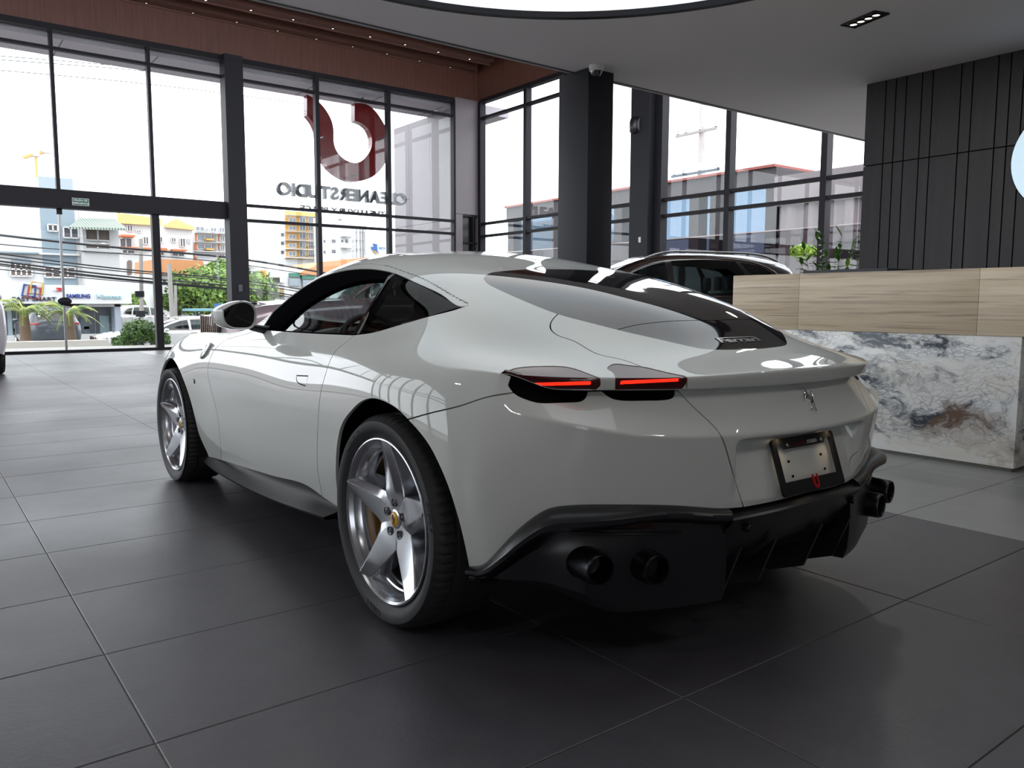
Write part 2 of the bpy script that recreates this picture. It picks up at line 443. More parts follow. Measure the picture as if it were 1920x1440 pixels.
MB().box((XR-.16, 9.60, 0), (XR+.05, 9.80, 6.6)).build('wall_right_post', DARK); tag(bpy.data.objects['wall_right_post'], kind='structure')
# left side (out of view): glass along the hall, one bay of glass under the low ceiling
YW = YE
tag(MB().box((XL-.2, YB, 0), (XL, YW, HC+.45)).build('wall_left', WALLGREY), kind='structure')
wl = empty('window_3', (XL, 0, 0), kind='structure')
for y in np.arange(YW, 16.6, 2.03): frame_bar((-.06, float(y)-.06, 0), (.12, float(y)+.06, T0 if y > YE else HC), wl)
for z in (.05, 2.93, 3.27): frame_bar((-.05, YW, z-.03), (.10, YF, z+.03), wl, 'rail')
frame_bar((-.05, YE, T0), (.10, YF, HV), wl, 'head_panel')
MB().box((-.003, YE, .05), (.003, YF, T0)).build('pane', PANE, wl); MB().box((-.003, YW, .05), (.003, YE, HC)).build('pane', PANE, wl)

# window in the back wall, behind the camera
wb = empty('window_4', (0, YB, 0), kind='structure')
for x in np.linspace(BW0, BW1, 3): frame_bar((float(x)-.05, -.08, 0), (float(x)+.05, .05, 3.1), wb)
MB().box((BW0, -.05, .05), (BW1, -.045, 3.1)).build('pane', PANE, wb)

# ------------------------------------------------------------------ free column, dark panelled wall
tag(MB().box((3.67, 4.114, 0), (4.03, 4.59, HC)).build('structural_column', DARKCOL, bevel=.004), 'dark square column standing beside the black SUV', 'column')
WALLDARK = wood_material('charcoal stained board', (.012, .010, .0115), (.030, .0245, .028), (9, 9, .35), .5)
wd = MB().box((6.62, YB, 0), (6.9, 2.70, HC)).build('wall_panelled', mat('joint black', (.003, .003, .003), .8)); tag(wd, kind='structure')
gy = [2.70, 2.476, 2.363, 2.249, 2.081, 1.969, 1.684, 1.571, 1.336, 1.223, 1.106, .85, .73, .50, .38, .26, .0, -.3, -.42, -.6, -.9, -1.2, -1.32, -1.6, -1.9, -2.2]
for a, b in zip(gy[:-1], gy[1:]):
    for z0, z1 in ((.0, 2.595), (2.607, HC-.003)):
        MB().box((6.58, b+.006, z0), (6.63, a-.006 if a < 2.7 else a, z1)).build('wall_board', WALLDARK, wd)
# ------------------------------------------------------------------ the white car: skin surfaces (left half, w = distance from the middle plane)
# stations nose -> tail; each holds the ten long lines: sill .. shoulder (4) .. belt (5) .. roof (9)
def _st(y, *wz): return [(w, y, z) for w, z in wz]
KN = [
 [(0,3.58,.20),(0,3.62,.30),(0,3.635,.42),(0,3.62,.52),(0,3.58,.60),(0,3.50,.655),(0,3.42,.69),(0,3.32,.72),(0,3.20,.75),(0,3.05,.785)],
 [(.60,3.42,.20),(.63,3.46,.30),(.66,3.48,.42),(.66,3.45,.53),(.62,3.40,.62),(.55,3.33,.69),(.46,3.24,.725),(.34,3.13,.75),(.19,3.0,.78),(0,2.9,.80)],
 [(.85,3.08,.20),(.88,3.10,.30),(.90,3.10,.45),(.89,3.08,.60),(.845,3.05,.72),(.765,3.0,.79),(.64,2.93,.80),(.46,2.85,.80),(.25,2.78,.82),(0,2.72,.835)],
 [(.90,2.67,.20),(.935,2.67,.32),(.955,2.67,.50),(.945,2.67,.66),(.905,2.67,.785),(.815,2.66,.868),(.69,2.62,.852),(.50,2.57,.838),(.27,2.53,.852),(0,2.5,.862)],
 [(.855,2.25,.19),(.90,2.25,.36),(.918,2.25,.54),(.92,2.25,.70),(.89,2.25,.82),(.80,2.25,.885),(.68,2.22,.882),(.50,2.20,.880),(.27,2.18,.892),(0,2.17,.90)],
 _st(1.8, (.85,.205),(.898,.38),(.912,.55),(.915,.71),(.89,.83),(.815,.90),(.73,.938),(.60,.995),(.34,1.05),(0,1.06)),
 _st(1.35,(.855,.21),(.904,.39),(.919,.56),(.922,.715),(.895,.84),(.825,.925),(.755,1.025),(.63,1.145),(.37,1.24),(0,1.265)),
 _st(.9,  (.865,.215),(.92,.40),(.94,.57),(.938,.725),(.905,.85),(.835,.935),(.76,1.055),(.63,1.193),(.37,1.277),(0,1.30)),
 _st(.5,  (.872,.22),(.93,.40),(.955,.57),(.955,.73),(.92,.86),(.835,.945),(.745,1.06),(.605,1.17),(.345,1.242),(0,1.262)),
 _st(.2,  (.88,.225),(.95,.40),(.978,.57),(.977,.735),(.935,.872),(.81,.963),(.71,1.052),(.565,1.142),(.32,1.191),(0,1.20)),
 _st(0.,  (.885,.225),(.958,.40),(.987,.57),(.985,.735),(.938,.876),(.79,.968),(.68,1.04),(.525,1.112),(.295,1.155),(0,1.162)),
 [(.88,-.25,.235),(.95,-.25,.40),(.978,-.25,.57),(.973,-.25,.735),(.915,-.25,.873),(.765,-.26,.925),(.64,-.28,.978),(.49,-.30,1.028),(.265,-.32,1.078),(0,-.33,1.082)],
 [(.875,-.40,.24),(.935,-.40,.41),(.957,-.40,.58),(.942,-.40,.745),(.885,-.40,.868),(.745,-.45,.89),(.605,-.50,.916),(.46,-.53,.945),(.25,-.555,.983),(0,-.57,.985)],
 [(.865,-.455,.245),(.922,-.455,.415),(.943,-.455,.59),(.922,-.455,.752),(.868,-.455,.865),(.745,-.55,.874),(.60,-.625,.886),(.445,-.675,.898),(.22,-.71,.906),(0,-.72,.905)],
 [(.85,-.51,.25),(.905,-.51,.42),(.925,-.51,.60),(.897,-.505,.76),(.852,-.50,.862),(.735,-.642,.858),(.597,-.750,.857),(.46,-.83,.858),(.23,-.898,.866),(0,-.92,.868)],
]
# the lower lines go on round the rear corner to the middle of the tail
KR = [
 [(.725,-.64,.34),(.76,-.67,.44),(.772,-.686,.58),(.760,-.704,.734),(.722,-.606,.8155)],
 [(.585,-.745,.38),(.605,-.765,.44),(.616,-.784,.57),(.612,-.803,.705),(.577,-.716,.8165)],
 [(.44,-.81,.40),(.455,-.83,.45),(.463,-.851,.565),(.462,-.873,.695),(.448,-.786,.8165)],
 [(.22,-.87,.41),(.225,-.89,.45),(.23,-.915,.56),(.23,-.925,.69),(.226,-.860,.8160)],
 [(0,-.89,.41),(0,-.91,.45),(0,-.935,.56),(0,-.945,.69),(0,-.882,.8160)],
]
MIR = np.array([-1, 1, 1.])
KN = np.array(KN, float); KR = np.array(KR, float)
NS = len(KN)
tu = np.r_[0, np.cumsum(np.linalg.norm(np.diff(KN, axis=0), axis=2).mean(1))]
low = np.concatenate([KN[:, :4], KR[:, :4], (KR[-2, :4]*MIR)[None], (KR[-3, :4]*MIR)[None]])
tr = np.r_[0, np.cumsum(np.linalg.norm(np.diff(np.concatenate([KN[-1:, :4], KR[:, :4]]), axis=0), axis=2).mean(1))][1:]
tl = np.r_[tu, tu[-1]+tr, tu[-1]+tr[-1]+(tr[-1]-tr[-2]), tu[-1]+tr[-1]+(tr[-1]-tr[-3])]
tv = np.r_[0, np.cumsum(np.linalg.norm(np.diff(KN[4:13], axis=1), axis=2).mean(0))]
f_low = cspline(tl, low)
f_up = cspline(tu, KN[:, 4:])
b4 = np.concatenate([KN[-3:, 4], KR[:, 4], (KR[-2:-1, 4]*MIR), (KR[-3:-2, 4]*MIR)])
f_b4 = cspline(tl[NS-3:], b4)
NV1, NV2 = 110, 130
vv1 = np.linspace(0, tv[4], NV1); vv2 = np.linspace(tv[4], tv[9], NV2)[1:]
tvm = np.r_[tv, tv[9]+(tv[9]-tv[8]), tv[9]+(tv[9]-tv[7])]

def skin_A(u):
    L = np.concatenate([f_low(u), f_up(u)], axis=1)            # (n, 10, 3)
    Lm = np.concatenate([L, L[:, 8:9]*MIR, L[:, 7:8]*MIR], axis=1)
    v = np.r_[vv1, vv2]
    smooth = cspline(tvm, Lm.transpose(1, 0, 2))(v)            # (nv, n, 3)
    lo_ = cspline(tv[:5], L[:, :5].transpose(1, 0, 2))(vv1)
    hi_ = cspline(tvm[4:], Lm[:, 4:].transpose(1, 0, 2))(vv2)
    split = np.concatenate([lo_, hi_])
    c = sstep(u, tu[-4], tu[-1])[None, :, None]
    return (smooth*(1-c)+split*c).transpose(1, 0, 2)           # (n, nv, 3)

def skin_B(u):
    L = np.concatenate([f_low(u), f_b4(u)[:, None]], axis=1)   # (n, 5, 3)
    smooth = cspline(tv[:5], L.transpose(1, 0, 2))(vv1)
    k = vv1 <= tv[3]
    a = cspline(tv[:4], L[:, :4].transpose(1, 0, 2))(vv1[k])
    b = cspline(tv[3:5], L[:, 3:5].transpose(1, 0, 2))(vv1[~k])
    split = np.concatenate([a, b])
    c = sstep(u, tu[-1], tu[-1]+tr[0]*.9)[None, :, None]
    P = (smooth*(1-c)+split*c).transpose(1, 0, 2)
    # number-plate recess in the lid
    w, z = np.abs(P[..., 0]), P[..., 2]
    k = (1-sstep(w, .285, .335))*(1-sstep(z, .660, .680))*np.clip((z-.492)/.168, 0, 1)
    P[..., 1] += .066*k
    return P
def usamples(a, b, step): return np.linspace(a, b, max(2, int(round((b-a)/step))+1))
uA = np.concatenate([usamples(0, tu[4], .016)[:-1], usamples(tu[4], tu[-1], .0085)])
GA = skin_A(uA)
uB = usamples(tu[-1], tl[NS+4], .0085)
GB = skin_B(uB)
GA[:, -1, 0] = 0
GB[-1, :, 0] = 0

# rolled edge of the tail: from the rear rim of the deck down to its underside
_E = GA[-1, NV1-1:]
_t = np.gradient(_E[:, :2], axis=0); _t /= np.linalg.norm(_t, axis=1)[:, None]
_out = np.stack([-_t[:, 1], _t[:, 0], 0*_t[:, 0]], 1)
_out *= np.sign(-_out[:, 1])[:, None]
_out[-1] = (0, -1, 0)
_k = sstep(np.linspace(0, 1, len(_E)), 0, .12)[:, None]
_prof = [(.0, 0), (.0035, -.0012), (.006, -.0042), (.0068, -.010), (.0062, -.017), (.004, -.025), (.0015, -.033), (.0, -.0395), (-.003, -.0435), (-.008, -.045), (-.02, -.0455), (-.05, -.046)]
GC = np.stack([_E + _out*o*_k + np.array([0, 0, 1.])*h*_k*(_E[:, 2:3]-.82)/.045 for o, h in _prof])
GC[:, -1, 0] = 0
# ------------------------------------------------------------------ one triangle soup for the left half, cut into panels along traced lines
def grid_tris(G, off):
    n, k, _ = G.shape; i = np.arange(n*k).reshape(n, k)+off
    a, b, c, d = i[:-1, :-1].ravel(), i[1:, :-1].ravel(), i[1:, 1:].ravel(), i[:-1, 1:].ravel()
    return np.concatenate([np.stack([a, b, c], 1), np.stack([a, c, d], 1)])
_V = []; _T = []; _S = []; _o = 0
for _s, _G in enumerate((GA, GB, GC)):
    _P = _G.reshape(-1, 3)*MIR
    _V.append(_P); _t3 = grid_tris(_G, _o); _T.append(_t3); _S.append(np.full(len(_t3), _s)); _o += len(_P)
V = np.concatenate(_V); T = np.concatenate(_T); SRC = np.concatenate(_S)
_key = np.round(V*20000).astype(np.int64)
_, _first, _inv = np.unique(_key, axis=0, return_index=True, return_inverse=True)
_inv = _inv.ravel()
V = V[_first]; T = _inv[T]
_ok = (T[:, 0] != T[:, 1]) & (T[:, 1] != T[:, 2]) & (T[:, 0] != T[:, 2])
T = T[_ok]; SRC = SRC[_ok]
def vnormals(V, T):
    fn = np.cross(V[T[:, 1]]-V[T[:, 0]], V[T[:, 2]]-V[T[:, 0]]); n = np.zeros_like(V)
    for c in range(3): np.add.at(n, T[:, c], fn)
    m = np.abs(V[:, 0]) < 1e-6; n[m, 0] = 0
    return n/np.maximum(np.linalg.norm(n, axis=1), 1e-12)[:, None]
NRM = vnormals(V, T)
# make the winding outward
_fn = np.cross(V[T[:, 1]]-V[T[:, 0]], V[T[:, 2]]-V[T[:, 0]])
_c = V[T].mean(1); _ref = _c - np.array([0, 1.3, .55])*1.0
_ref[:, 1] *= .25
if (np.einsum('ij,ij->i', _fn, _ref) > 0).mean() < .5:
    T = T[:, ::-1]; NRM = -NRM
BV = BVHTree.FromPolygons([tuple(p) for p in V]+[(-p[0], p[1], p[2]) for p in V], [tuple(t) for t in T]+[tuple(t+len(V)) for t in T])
LAB = np.array(['body']*len(T), dtype='U16')

def project(P):
    d = P-CAM_P; z = d @ CW
    return np.stack([960+CAM_F*(d @ CR)/z, 720-CAM_F*(d @ CU)/z], 1)
def hit(px, py):
    d = Vector(ray(px, py)).normalized(); r = BV.ray_cast(Vector(CAM_P), d)
    return None if r[0] is None else np.array(r[0])
def path(pts, step=4.0):
    """smooth path through pixel points; a third entry marks a corner"""
    out = []; seg = [pts[0]]
    def flush(s):
        s = np.array([p[:2] for p in s], float)
        if len(s) == 2: n = max(2, int(np.linalg.norm(s[1]-s[0])/step)+1); r = s[0]+(s[1]-s[0])*np.linspace(0, 1, n)[:, None]
        else:
            L = np.linalg.norm(np.diff(s, axis=0), axis=1).sum(); r = curve(s, max(4, int(L/step)))
        return r
    for p in pts[1:]:
        seg.append(p)
        if len(p) > 2: out.append(flush(seg)); seg = [p]
    if len(seg) > 1: out.append(flush(seg))
    r = [out[0]]+[o[1:] for o in out[1:]]
    return np.concatenate(r)
def inpoly(Q, poly):
    x, y = Q[:, 0], Q[:, 1]; c = np.zeros(len(Q), bool); px, py = poly[:, 0], poly[:, 1]; n = len(poly); j = n-1
    for i in range(n):
        with np.errstate(divide='ignore', invalid='ignore'):
            k = ((py[i] > y) != (py[j] > y)) & (x < (px[j]-px[i])*(y-py[i])/(py[j]-py[i]+1e-12)+px[i])
        c ^= k; j = i
    return c
def _sd(P, A, B):
    best = np.full(len(P), 1e9)
    for a, b in zip(A, B):
        ab = b-a; t = np.clip(((P-a) @ ab)/max(ab @ ab, 1e-12), 0, 1)
        d = ((P-a-t[:, None]*ab)**2).sum(1); best = np.minimum(best, d)
    return np.sqrt(best)
def segdist(P, A, B, near=.05):
    """distance to a chain of segments; exact close to it, coarse further away"""
    if len(P) == 0: return np.zeros(0)
    ch = 16; best = np.full(len(P), 1e9)
    for i in range(0, len(A), ch):
        a, b = A[i:i+ch], B[i:i+ch]; q = np.concatenate([a, b]); c = q.mean(0); r = np.linalg.norm(q-c, axis=1).max()
        dc = np.linalg.norm(P-c, axis=1); m = dc < r+near
        best = np.minimum(best, np.maximum(dc-r, near))
        if m.any(): best[m] = np.minimum(best[m], _sd(P[m], a, b))
    return best
class PxRegion:
    """closed outline seen in the photograph, laid on the skin"""
    def __init__(self, pts, closed=True, facing=True):
        self.poly = path(list(pts)+([pts[0][:2]] if closed else []))
        self.coarse = np.concatenate([self.poly[::5], self.poly[-1:]])
        h = [hit(*p) for p in self.poly]
        self.segs = [(a, b) for a, b in zip(h[:-1], h[1:]) if a is not None and b is not None and np.linalg.norm(a-b) < .15]
        self.A = np.array([s[0] for s in self.segs]); self.B = np.array([s[1] for s in self.segs])
        self.lo = np.minimum(self.A, self.B).min(0)-.06; self.hi = np.maximum(self.A, self.B).max(0)+.06
        self.facing = facing
    def d(self, P, Nn):
        r = np.full(len(P), 1.0); m = ((P > self.lo) & (P < self.hi)).all(1)
        if self.facing: m &= np.einsum('ij,ij->i', Nn, CAM_P-P) > 0
        if not m.any(): return r
        Q = P[m]; dist = segdist(Q, self.A, self.B); pq = project(Q); far = dist > .045
        inside = np.zeros(len(Q), bool)
        inside[~far] = inpoly(pq[~far], self.poly); inside[far] = inpoly(pq[far], self.coarse)
        r[m] = np.where(inside, -dist, dist); return r
class FnRegion:
    def __init__(self, f): self.f = f
    def d(self, P, Nn): return self.f(P)

def cut(field, sel=None):
    """split every triangle where the signed field changes sign"""
    global V, NRM, T, LAB, SRC
    f = field.copy(); f[np.abs(f) < 1e-6] = 1e-6
    s = f > 0; ts = s[T]; k = ts.sum(1); cr = (k == 1) | (k == 2)
    if sel is not None: cr &= sel
    if not cr.any(): return
    Tc = T[cr]; sc = ts[cr]; kc = k[cr]
    lone = np.where(kc == 1, np.argmax(sc, 1), np.argmin(sc, 1))
    r = np.arange(len(Tc)); a = Tc[r, lone]; b = Tc[r, (lone+1) % 3]; c = Tc[r, (lone+2) % 3]
    def mids(p, q):
        lo, hi = np.minimum(p, q), np.maximum(p, q); return lo, hi
    e = np.concatenate([np.stack(mids(a, b), 1), np.stack(mids(a, c), 1)])
    ue, inv = np.unique(e, axis=0, return_inverse=True); inv = inv.ravel()
    t = f[ue[:, 0]]/(f[ue[:, 0]]-f[ue[:, 1]])
    nv = V[ue[:, 0]]+(V[ue[:, 1]]-V[ue[:, 0]])*t[:, None]
    nn = NRM[ue[:, 0]]+(NRM[ue[:, 1]]-NRM[ue[:, 0]])*t[:, None]; nn /= np.linalg.norm(nn, axis=1)[:, None]
    k0 = len(V); V = np.concatenate([V, nv]); NRM = np.concatenate([NRM, nn])
    ab = inv[:len(Tc)]+k0; ac = inv[len(Tc):]+k0
    lab = LAB[cr]; src = SRC[cr]
    T = np.concatenate([T[~cr], np.stack([a, ab, ac], 1), np.stack([ab, b, c], 1), np.stack([ab, c, ac], 1)])
    LAB = np.concatenate([LAB[~cr], lab, lab, lab]); SRC = np.concatenate([SRC[~cr], src, src, src])

def region(name, R, gap=0.0, over=None, src=None, seam='seam'):
    """label the skin inside R; a groove of half width gap runs along its rim"""
    global LAB
    def sel():
        m = np.ones(len(T), bool)
        if over is not None: m &= np.isin(LAB, over)
        if src is not None: m &= np.isin(SRC, src)
        return m
    for g in ((-gap, gap) if gap else (0.0,)):
        cut(R.d(V, NRM)-g, sel())
    c = V[T].mean(1); n = NRM[T].mean(1); d = R.d(c, n); m = sel()
    LAB[m & (d < -gap)] = name
    if gap: LAB[m & (np.abs(d) <= gap)] = seam
class Line(FnRegion):
    """open traced line: groove only (distance field)"""
    def __init__(self, pts):
        p = path(pts); h = [hit(*q) for q in p]
        s = [(a, b) for a, b in zip(h[:-1], h[1:]) if a is not None and b is not None and np.linalg.norm(a-b) < .15]
        self.A = np.array([x[0] for x in s]); self.B = np.array([x[1] for x in s])
        self.lo = np.minimum(self.A, self.B).min(0)-.05; self.hi = np.maximum(self.A, self.B).max(0)+.05
    def d(self, P, Nn):
        r = np.full(len(P), 1.0); m = ((P > self.lo) & (P < self.hi)).all(1)
        if m.any(): r[m] = segdist(P[m], self.A, self.B)
        return r
def groove(R, half, over=None):
    global LAB
    m = np.ones(len(T), bool) if over is None else np.isin(LAB, over)
    cut(R.d(V, NRM)-half, m)
    m = np.ones(len(T), bool) if over is None else np.isin(LAB, over)
    d = R.d(V[T].mean(1), NRM[T].mean(1)); LAB[m & (d < half)] = 'seam'
# ------------------------------------------------------------------ panel lines of the white car (traced, then laid on the skin)
ARCH_R = [(630,1000),(637.8,952.5,1),(631,910),(630,857),(634,820),(644,789),(660,768),(680,751),(699,746.5),(720,752),(743,765),(765,786),(797,823),(820,863),(840,910),(860,973),(877,1047),(880,1063,1),(890,1250,1),(640,1250,1),(630,1000)]
def arch_f(P):
    y = P[:, 1]-2.665; z = P[:, 2]-.33
    r = np.hypot(y, np.maximum(z, 0)); d = r-(.388+.012*np.clip(z/.39, 0, 1))
    return np.where(P[:, 2] < .80, d-np.clip(-z, 0, .1)*.35, 1.0)
SILL = [(360,848),(382,854),(414,862),(449,873),(475.5,881),(528,896),(554.7,902),(577,911),(603.5,930),(637.8,952.5),(660,967,1),(660,1100,1),(340,1100,1)]
DIFF = [(860,1064),(880,1062),(904,1059),(927,1040),(962,1002),(1000,970),(1029,954),(1064,948),(1151,946),(1297,949.6),(1353,953),(1394,950.6,1),(1455,938.6),(1520,922),(1586,908),(1640,893,1),(1700,1200,1),(860,1200,1)]
GLASS_R = [(906,522),(911,516.5),(937,509),(980,505.5),(1046,504.8),(1112,506.4),(1170,510,1),(1320,548,1),(1482,620,1),(1483,641),(1474,647.5),(1448,651.7),(1404,655),(1360,655.8),(1317,654),(1282,647),(1225,634),(1158,618.5),(1098.7,603.3),(1046,589),(1002.5,572.6),(958.7,554),(926,538.7),(909,527)]
SPOIL = [(1158,618,1),(1185.6,611),(1229,604.7),(1273,601.4),(1317,600.7),(1360.6,602),(1404,605.8),(1437,611),(1500,624,1),(1500,680,1),(1300,690,1),(1150,650,1)]
LIGHT_O = [(940,703,1),(956,693.5),(984.6,687.5),(1027.7,686),(1068.5,688.7),(1094.8,697),(1126,709,1),(1126,723.5,1),(1110,738,1),(965,745,1),(952,724)]
LIGHT_I = [(1153.5,709.5),(1147,697),(1138,691),(1142.7,685.5),(1171.5,683.5),(1202.6,687),(1243,696),(1284,704.5,1),(1288,709),(1287.7,717),(1279,729,1),(1260,740,1),(1153,736,1)]
LED_O = [(990.6,718.7,1),(1109,714.8,1),(1109,722,1),(990.6,725,1)]
LED_I = [(1164,714,1),(1273,708.6,1),(1273,715.6,1),(1164,721.4,1)]
LID = [(1046,589,1),(1035,601),(1031.6,613),(1039.7,625),(1057,633),(1077,640),(1111.6,660),(1166.7,674.4),(1204,688,1),(1243,697),(1288,709,1),(1287,745,1),(1760,745,1),(1760,540,1),(1300,540,1)]
BUMP = [(740,793,1),(766,786),(817,772),(861,761.5),(908,746),(962,736.5,1),(1000,726,1),(1270,732,1),(1313.5,775.7),(1348.6,812.4),(1367.8,865),(1394,951,1),(1400,1250,1),(740,1250,1)]
DLO = [(489,618.5,1),(497,606),(503.4,596),(516,578.7),(542.5,555.3),(573.8,535),(605,518.2),(636,508.6),(667.5,504),(698.7,504),(723.7,507.7),(740,512),(770,525),(801,539),(835,557),(864.7,574.5),(879,571.8,1),(864.7,577.5),(805.6,593.4),(777,601.6),(740,612.4),(699,624),(661,628.8,1),(605,626.4),(539,622.5)]
OPEN = [(521,618.5,1),(534.7,605),(558,583.4),(598.7,555.3),(636,536.6),(670.6,525.5),(702,521.7),(727,522.3,1),(662,624.6,1),(605,622.6),(560,620.5)]
QUART = [(738,514,1),(770,527),(801,541),(835,559.5),(862,574.8,1),(805.6,591),(777,599),(740,609.5),(699,621),(671,625.5,1)]
DOOR = [(425,636),(404,654),(393.7,672.8),(389.8,691),(392.4,717.6),(401.7,752),(409.6,791.5),(412.5,820.5),(414.8,856,1),(414.8,900,1),(603.5,960,1),(603.5,929),(597,891.7),(594.8,844),(596.3,791.5),(602,733.4),(612.7,693.9),(628.5,659.6),(649.6,641),(666,628,1),(661,625,1),(605,622,1),(489,614,1),(470,624,1)]
HANDLE = [(556,704.2,1),(577.9,705,1),(573.2,723.6,1),(565,721),(557.8,717)]
POCKET_O = [(952,722,1),(963,737),(984.6,748.6),(1008.5,755.4),(1040,755.8),(1075.6,754.6),(1094,750.5),(1101,740),(1102.5,730,1),(1102,700,1),(960,700,1)]
POCKET_I = [(1128,734,1),(1147.5,747.5),(1166.7,751.3),(1210,751.3),(1250,749.8),(1262,745.5),(1266.5,736),(1267,726,1),(1266,700,1),(1128,700,1)]
SEAMLINE = [(496,604),(503,592),(530,564),(565,538.5),(602,518.5),(636,505.5),(667.5,496.7),(698.7,495),(730,499.5),(752,507),(794.7,523.4),(849,554),(878,569.4)]

def smax(*a): return np.maximum.reduce(a)
def f_wind(P):
    w = np.abs(P[:, 0]); y = P[:, 1]
    cowl = y-(2.03-.36*(w/.72)**2); head = (1.13-.11*(w/.6)**2)-y; side = (w-(.575+.205*(y-1.03)))*.98
    return np.where(P[:, 2] > .8, smax(cowl, head, side), 1.0)
def f_hood(P):
    w = np.abs(P[:, 0]); y = P[:, 1]
    return np.where(P[:, 2] > .66, smax((2.08-.36*(w/.72)**2)-y, y-(3.28-.3*w*w), w-(.735-.05*(y-2.2))), 1.0)

region('arch', PxRegion(ARCH_R, closed=False))
region('arch', FnRegion(arch_f), over=['body'])
region('under', PxRegion(SILL), over=['body'])
region('under', PxRegion(DIFF), over=['body'])
region('rear_glass', PxRegion(GLASS_R), over=['body'])
region('spoiler', PxRegion(SPOIL), gap=.0016, over=['rear_glass'])
region('lens', PxRegion(LIGHT_O), over=['body'], src=[0, 2])
region('lens_in', PxRegion(LIGHT_I), over=['body'], src=[0, 2])
region('led', PxRegion(LED_O), over=['lens'])
region('led_in', PxRegion(LED_I), over=['lens_in'])
region('lid', PxRegion(LID), gap=.0022, over=['body'], src=[0, 2])
region('pocket', PxRegion(POCKET_O), over=['body'], src=[1])
region('pocket', PxRegion(POCKET_I), over=['body'], src=[1])
region('bumper', PxRegion(BUMP), gap=.0021, over=['body'], src=[0, 1])
LAB[(SRC == 1) & (LAB == 'body')] = 'lid'
region('frame', PxRegion(DLO), over=['body'])
region('glass', PxRegion(OPEN), over=['frame'])
region('quarter', PxRegion(QUART), over=['frame'])
region('door', PxRegion(DOOR), gap=.0026, over=['body'])
region('handle', PxRegion(HANDLE), gap=.0022, over=['door'])
groove(Line(SEAMLINE), .0020, over=['body'])
region('windshield', FnRegion(f_wind), over=['body'])
region('hood', FnRegion(f_hood), gap=.0018, over=['body'])

def submesh(labels, mirror=None, weld=False):
    m = np.isin(LAB, labels); t = T[m]; u, inv = np.unique(t, return_inverse=True); t = inv.reshape(-1, 3)
    v, n = V[u].copy(), NRM[u].copy()
    if mirror == 'R':
        v, n, t = v*MIR, n*MIR, t[:, ::-1]
    if weld:
        c = np.abs(v[:, 0]) < 1e-5; k = len(v); idx = np.arange(k)
        other = np.where(c, idx, -1); nk = (~c).sum(); other[~c] = k+np.arange(nk)
        v2 = v[~c]*MIR; n2 = n[~c]*MIR
        t = np.concatenate([t, other[t][:, ::-1]]); v = np.concatenate([v, v2]); n = np.concatenate([n, n2])
    return v, n, t

def skin_part(name, labels, m, parent, side='L', weld=False, depth=.012, lift=0.0, off=0.0):
    v, n, t = submesh(labels, 'R' if side == 'R' else None, weld)
    if len(t) == 0: return None
    v = v+n*lift
    k = len(v)
    e = np.concatenate([t[:, [0, 1]], t[:, [1, 2]], t[:, [2, 0]]])
    es = np.sort(e, 1); code = es[:, 0].astype(np.int64)*k+es[:, 1]
    _, ix, ct = np.unique(code, return_index=True, return_counts=True); be = e[ix[ct == 1]]
    if not weld:
        c = (np.abs(v[be[:, 0], 0]) < 1e-5) & (np.abs(v[be[:, 1], 0]) < 1e-5); be = be[~c]
    F = t.tolist(); VV = v; NN = n
    if depth and len(be):
        a, b = be[:, 0], be[:, 1]; q = len(be)
        top = np.concatenate([v[a], v[b]]); tn = np.concatenate([n[a], n[b]])
        bot = top-tn*depth
        fnm = np.cross(v[b]-v[a], -n[a]); fnm = -np.cross(n[a], v[b]-v[a]); fnm = np.cross(v[b]-v[a], n[a]); fnm /= np.maximum(np.linalg.norm(fnm, axis=1), 1e-9)[:, None]
        acc = np.zeros_like(v); np.add.at(acc, a, fnm); np.add.at(acc, b, fnm); acc /= np.maximum(np.linalg.norm(acc, axis=1), 1e-9)[:, None]
        sn = np.concatenate([acc[a], acc[b]])
        i = np.arange(q)
        F += np.stack([k+i+q, k+i, k+2*q+i, k+2*q+q+i], 1).tolist()
        VV = np.concatenate([v, top, bot]); NN = np.concatenate([n, sn, sn])
    me = bpy.data.meshes.new(name); me.from_pydata(VV.tolist(), [], F); me.polygons.foreach_set('use_smooth', np.ones(len(F), bool))
    me.normals_split_custom_set_from_vertices(NN.tolist())
    return link(name, me, m, parent)
# glass shader
PAINT = mat('car white paint', (.62, .638, .612), .50, spec=.15, coat=1.0, coat_rough=.012)
BLACKGLOSS = mat('gloss black', (.006, .006, .007), .08, coat=.6)
BLACKSATIN = mat('satin black', (.010, .010, .013), .32)
BLACKMATT = mat('matt black', (.004, .004, .004), .8, spec=.1)
RUBBER = mat('rubber seal', (.004, .004, .005), .7, spec=0.0)
GLASS_SIDE = thin_glass('side window glass', (.62, .70, .69))
GLASS_DARK = thin_glass('tinted privacy glass', (.03, .033, .033), ior=1.38, refl=(.45, .45, .45))
GLASS_REAR = mat('rear screen glass', (.010, .008, .008), .03, coat=.5)
LENS = mat('tail lamp lens', (.055, .002, .003), .08, coat=.2)
LED = mat('tail lamp led bar', (.9, .05, .02), .4, emit=(1.0, .018, .006), estr=1.5)
CHROME = mat('chrome', (.88, .89, .90), .14, 1.0)
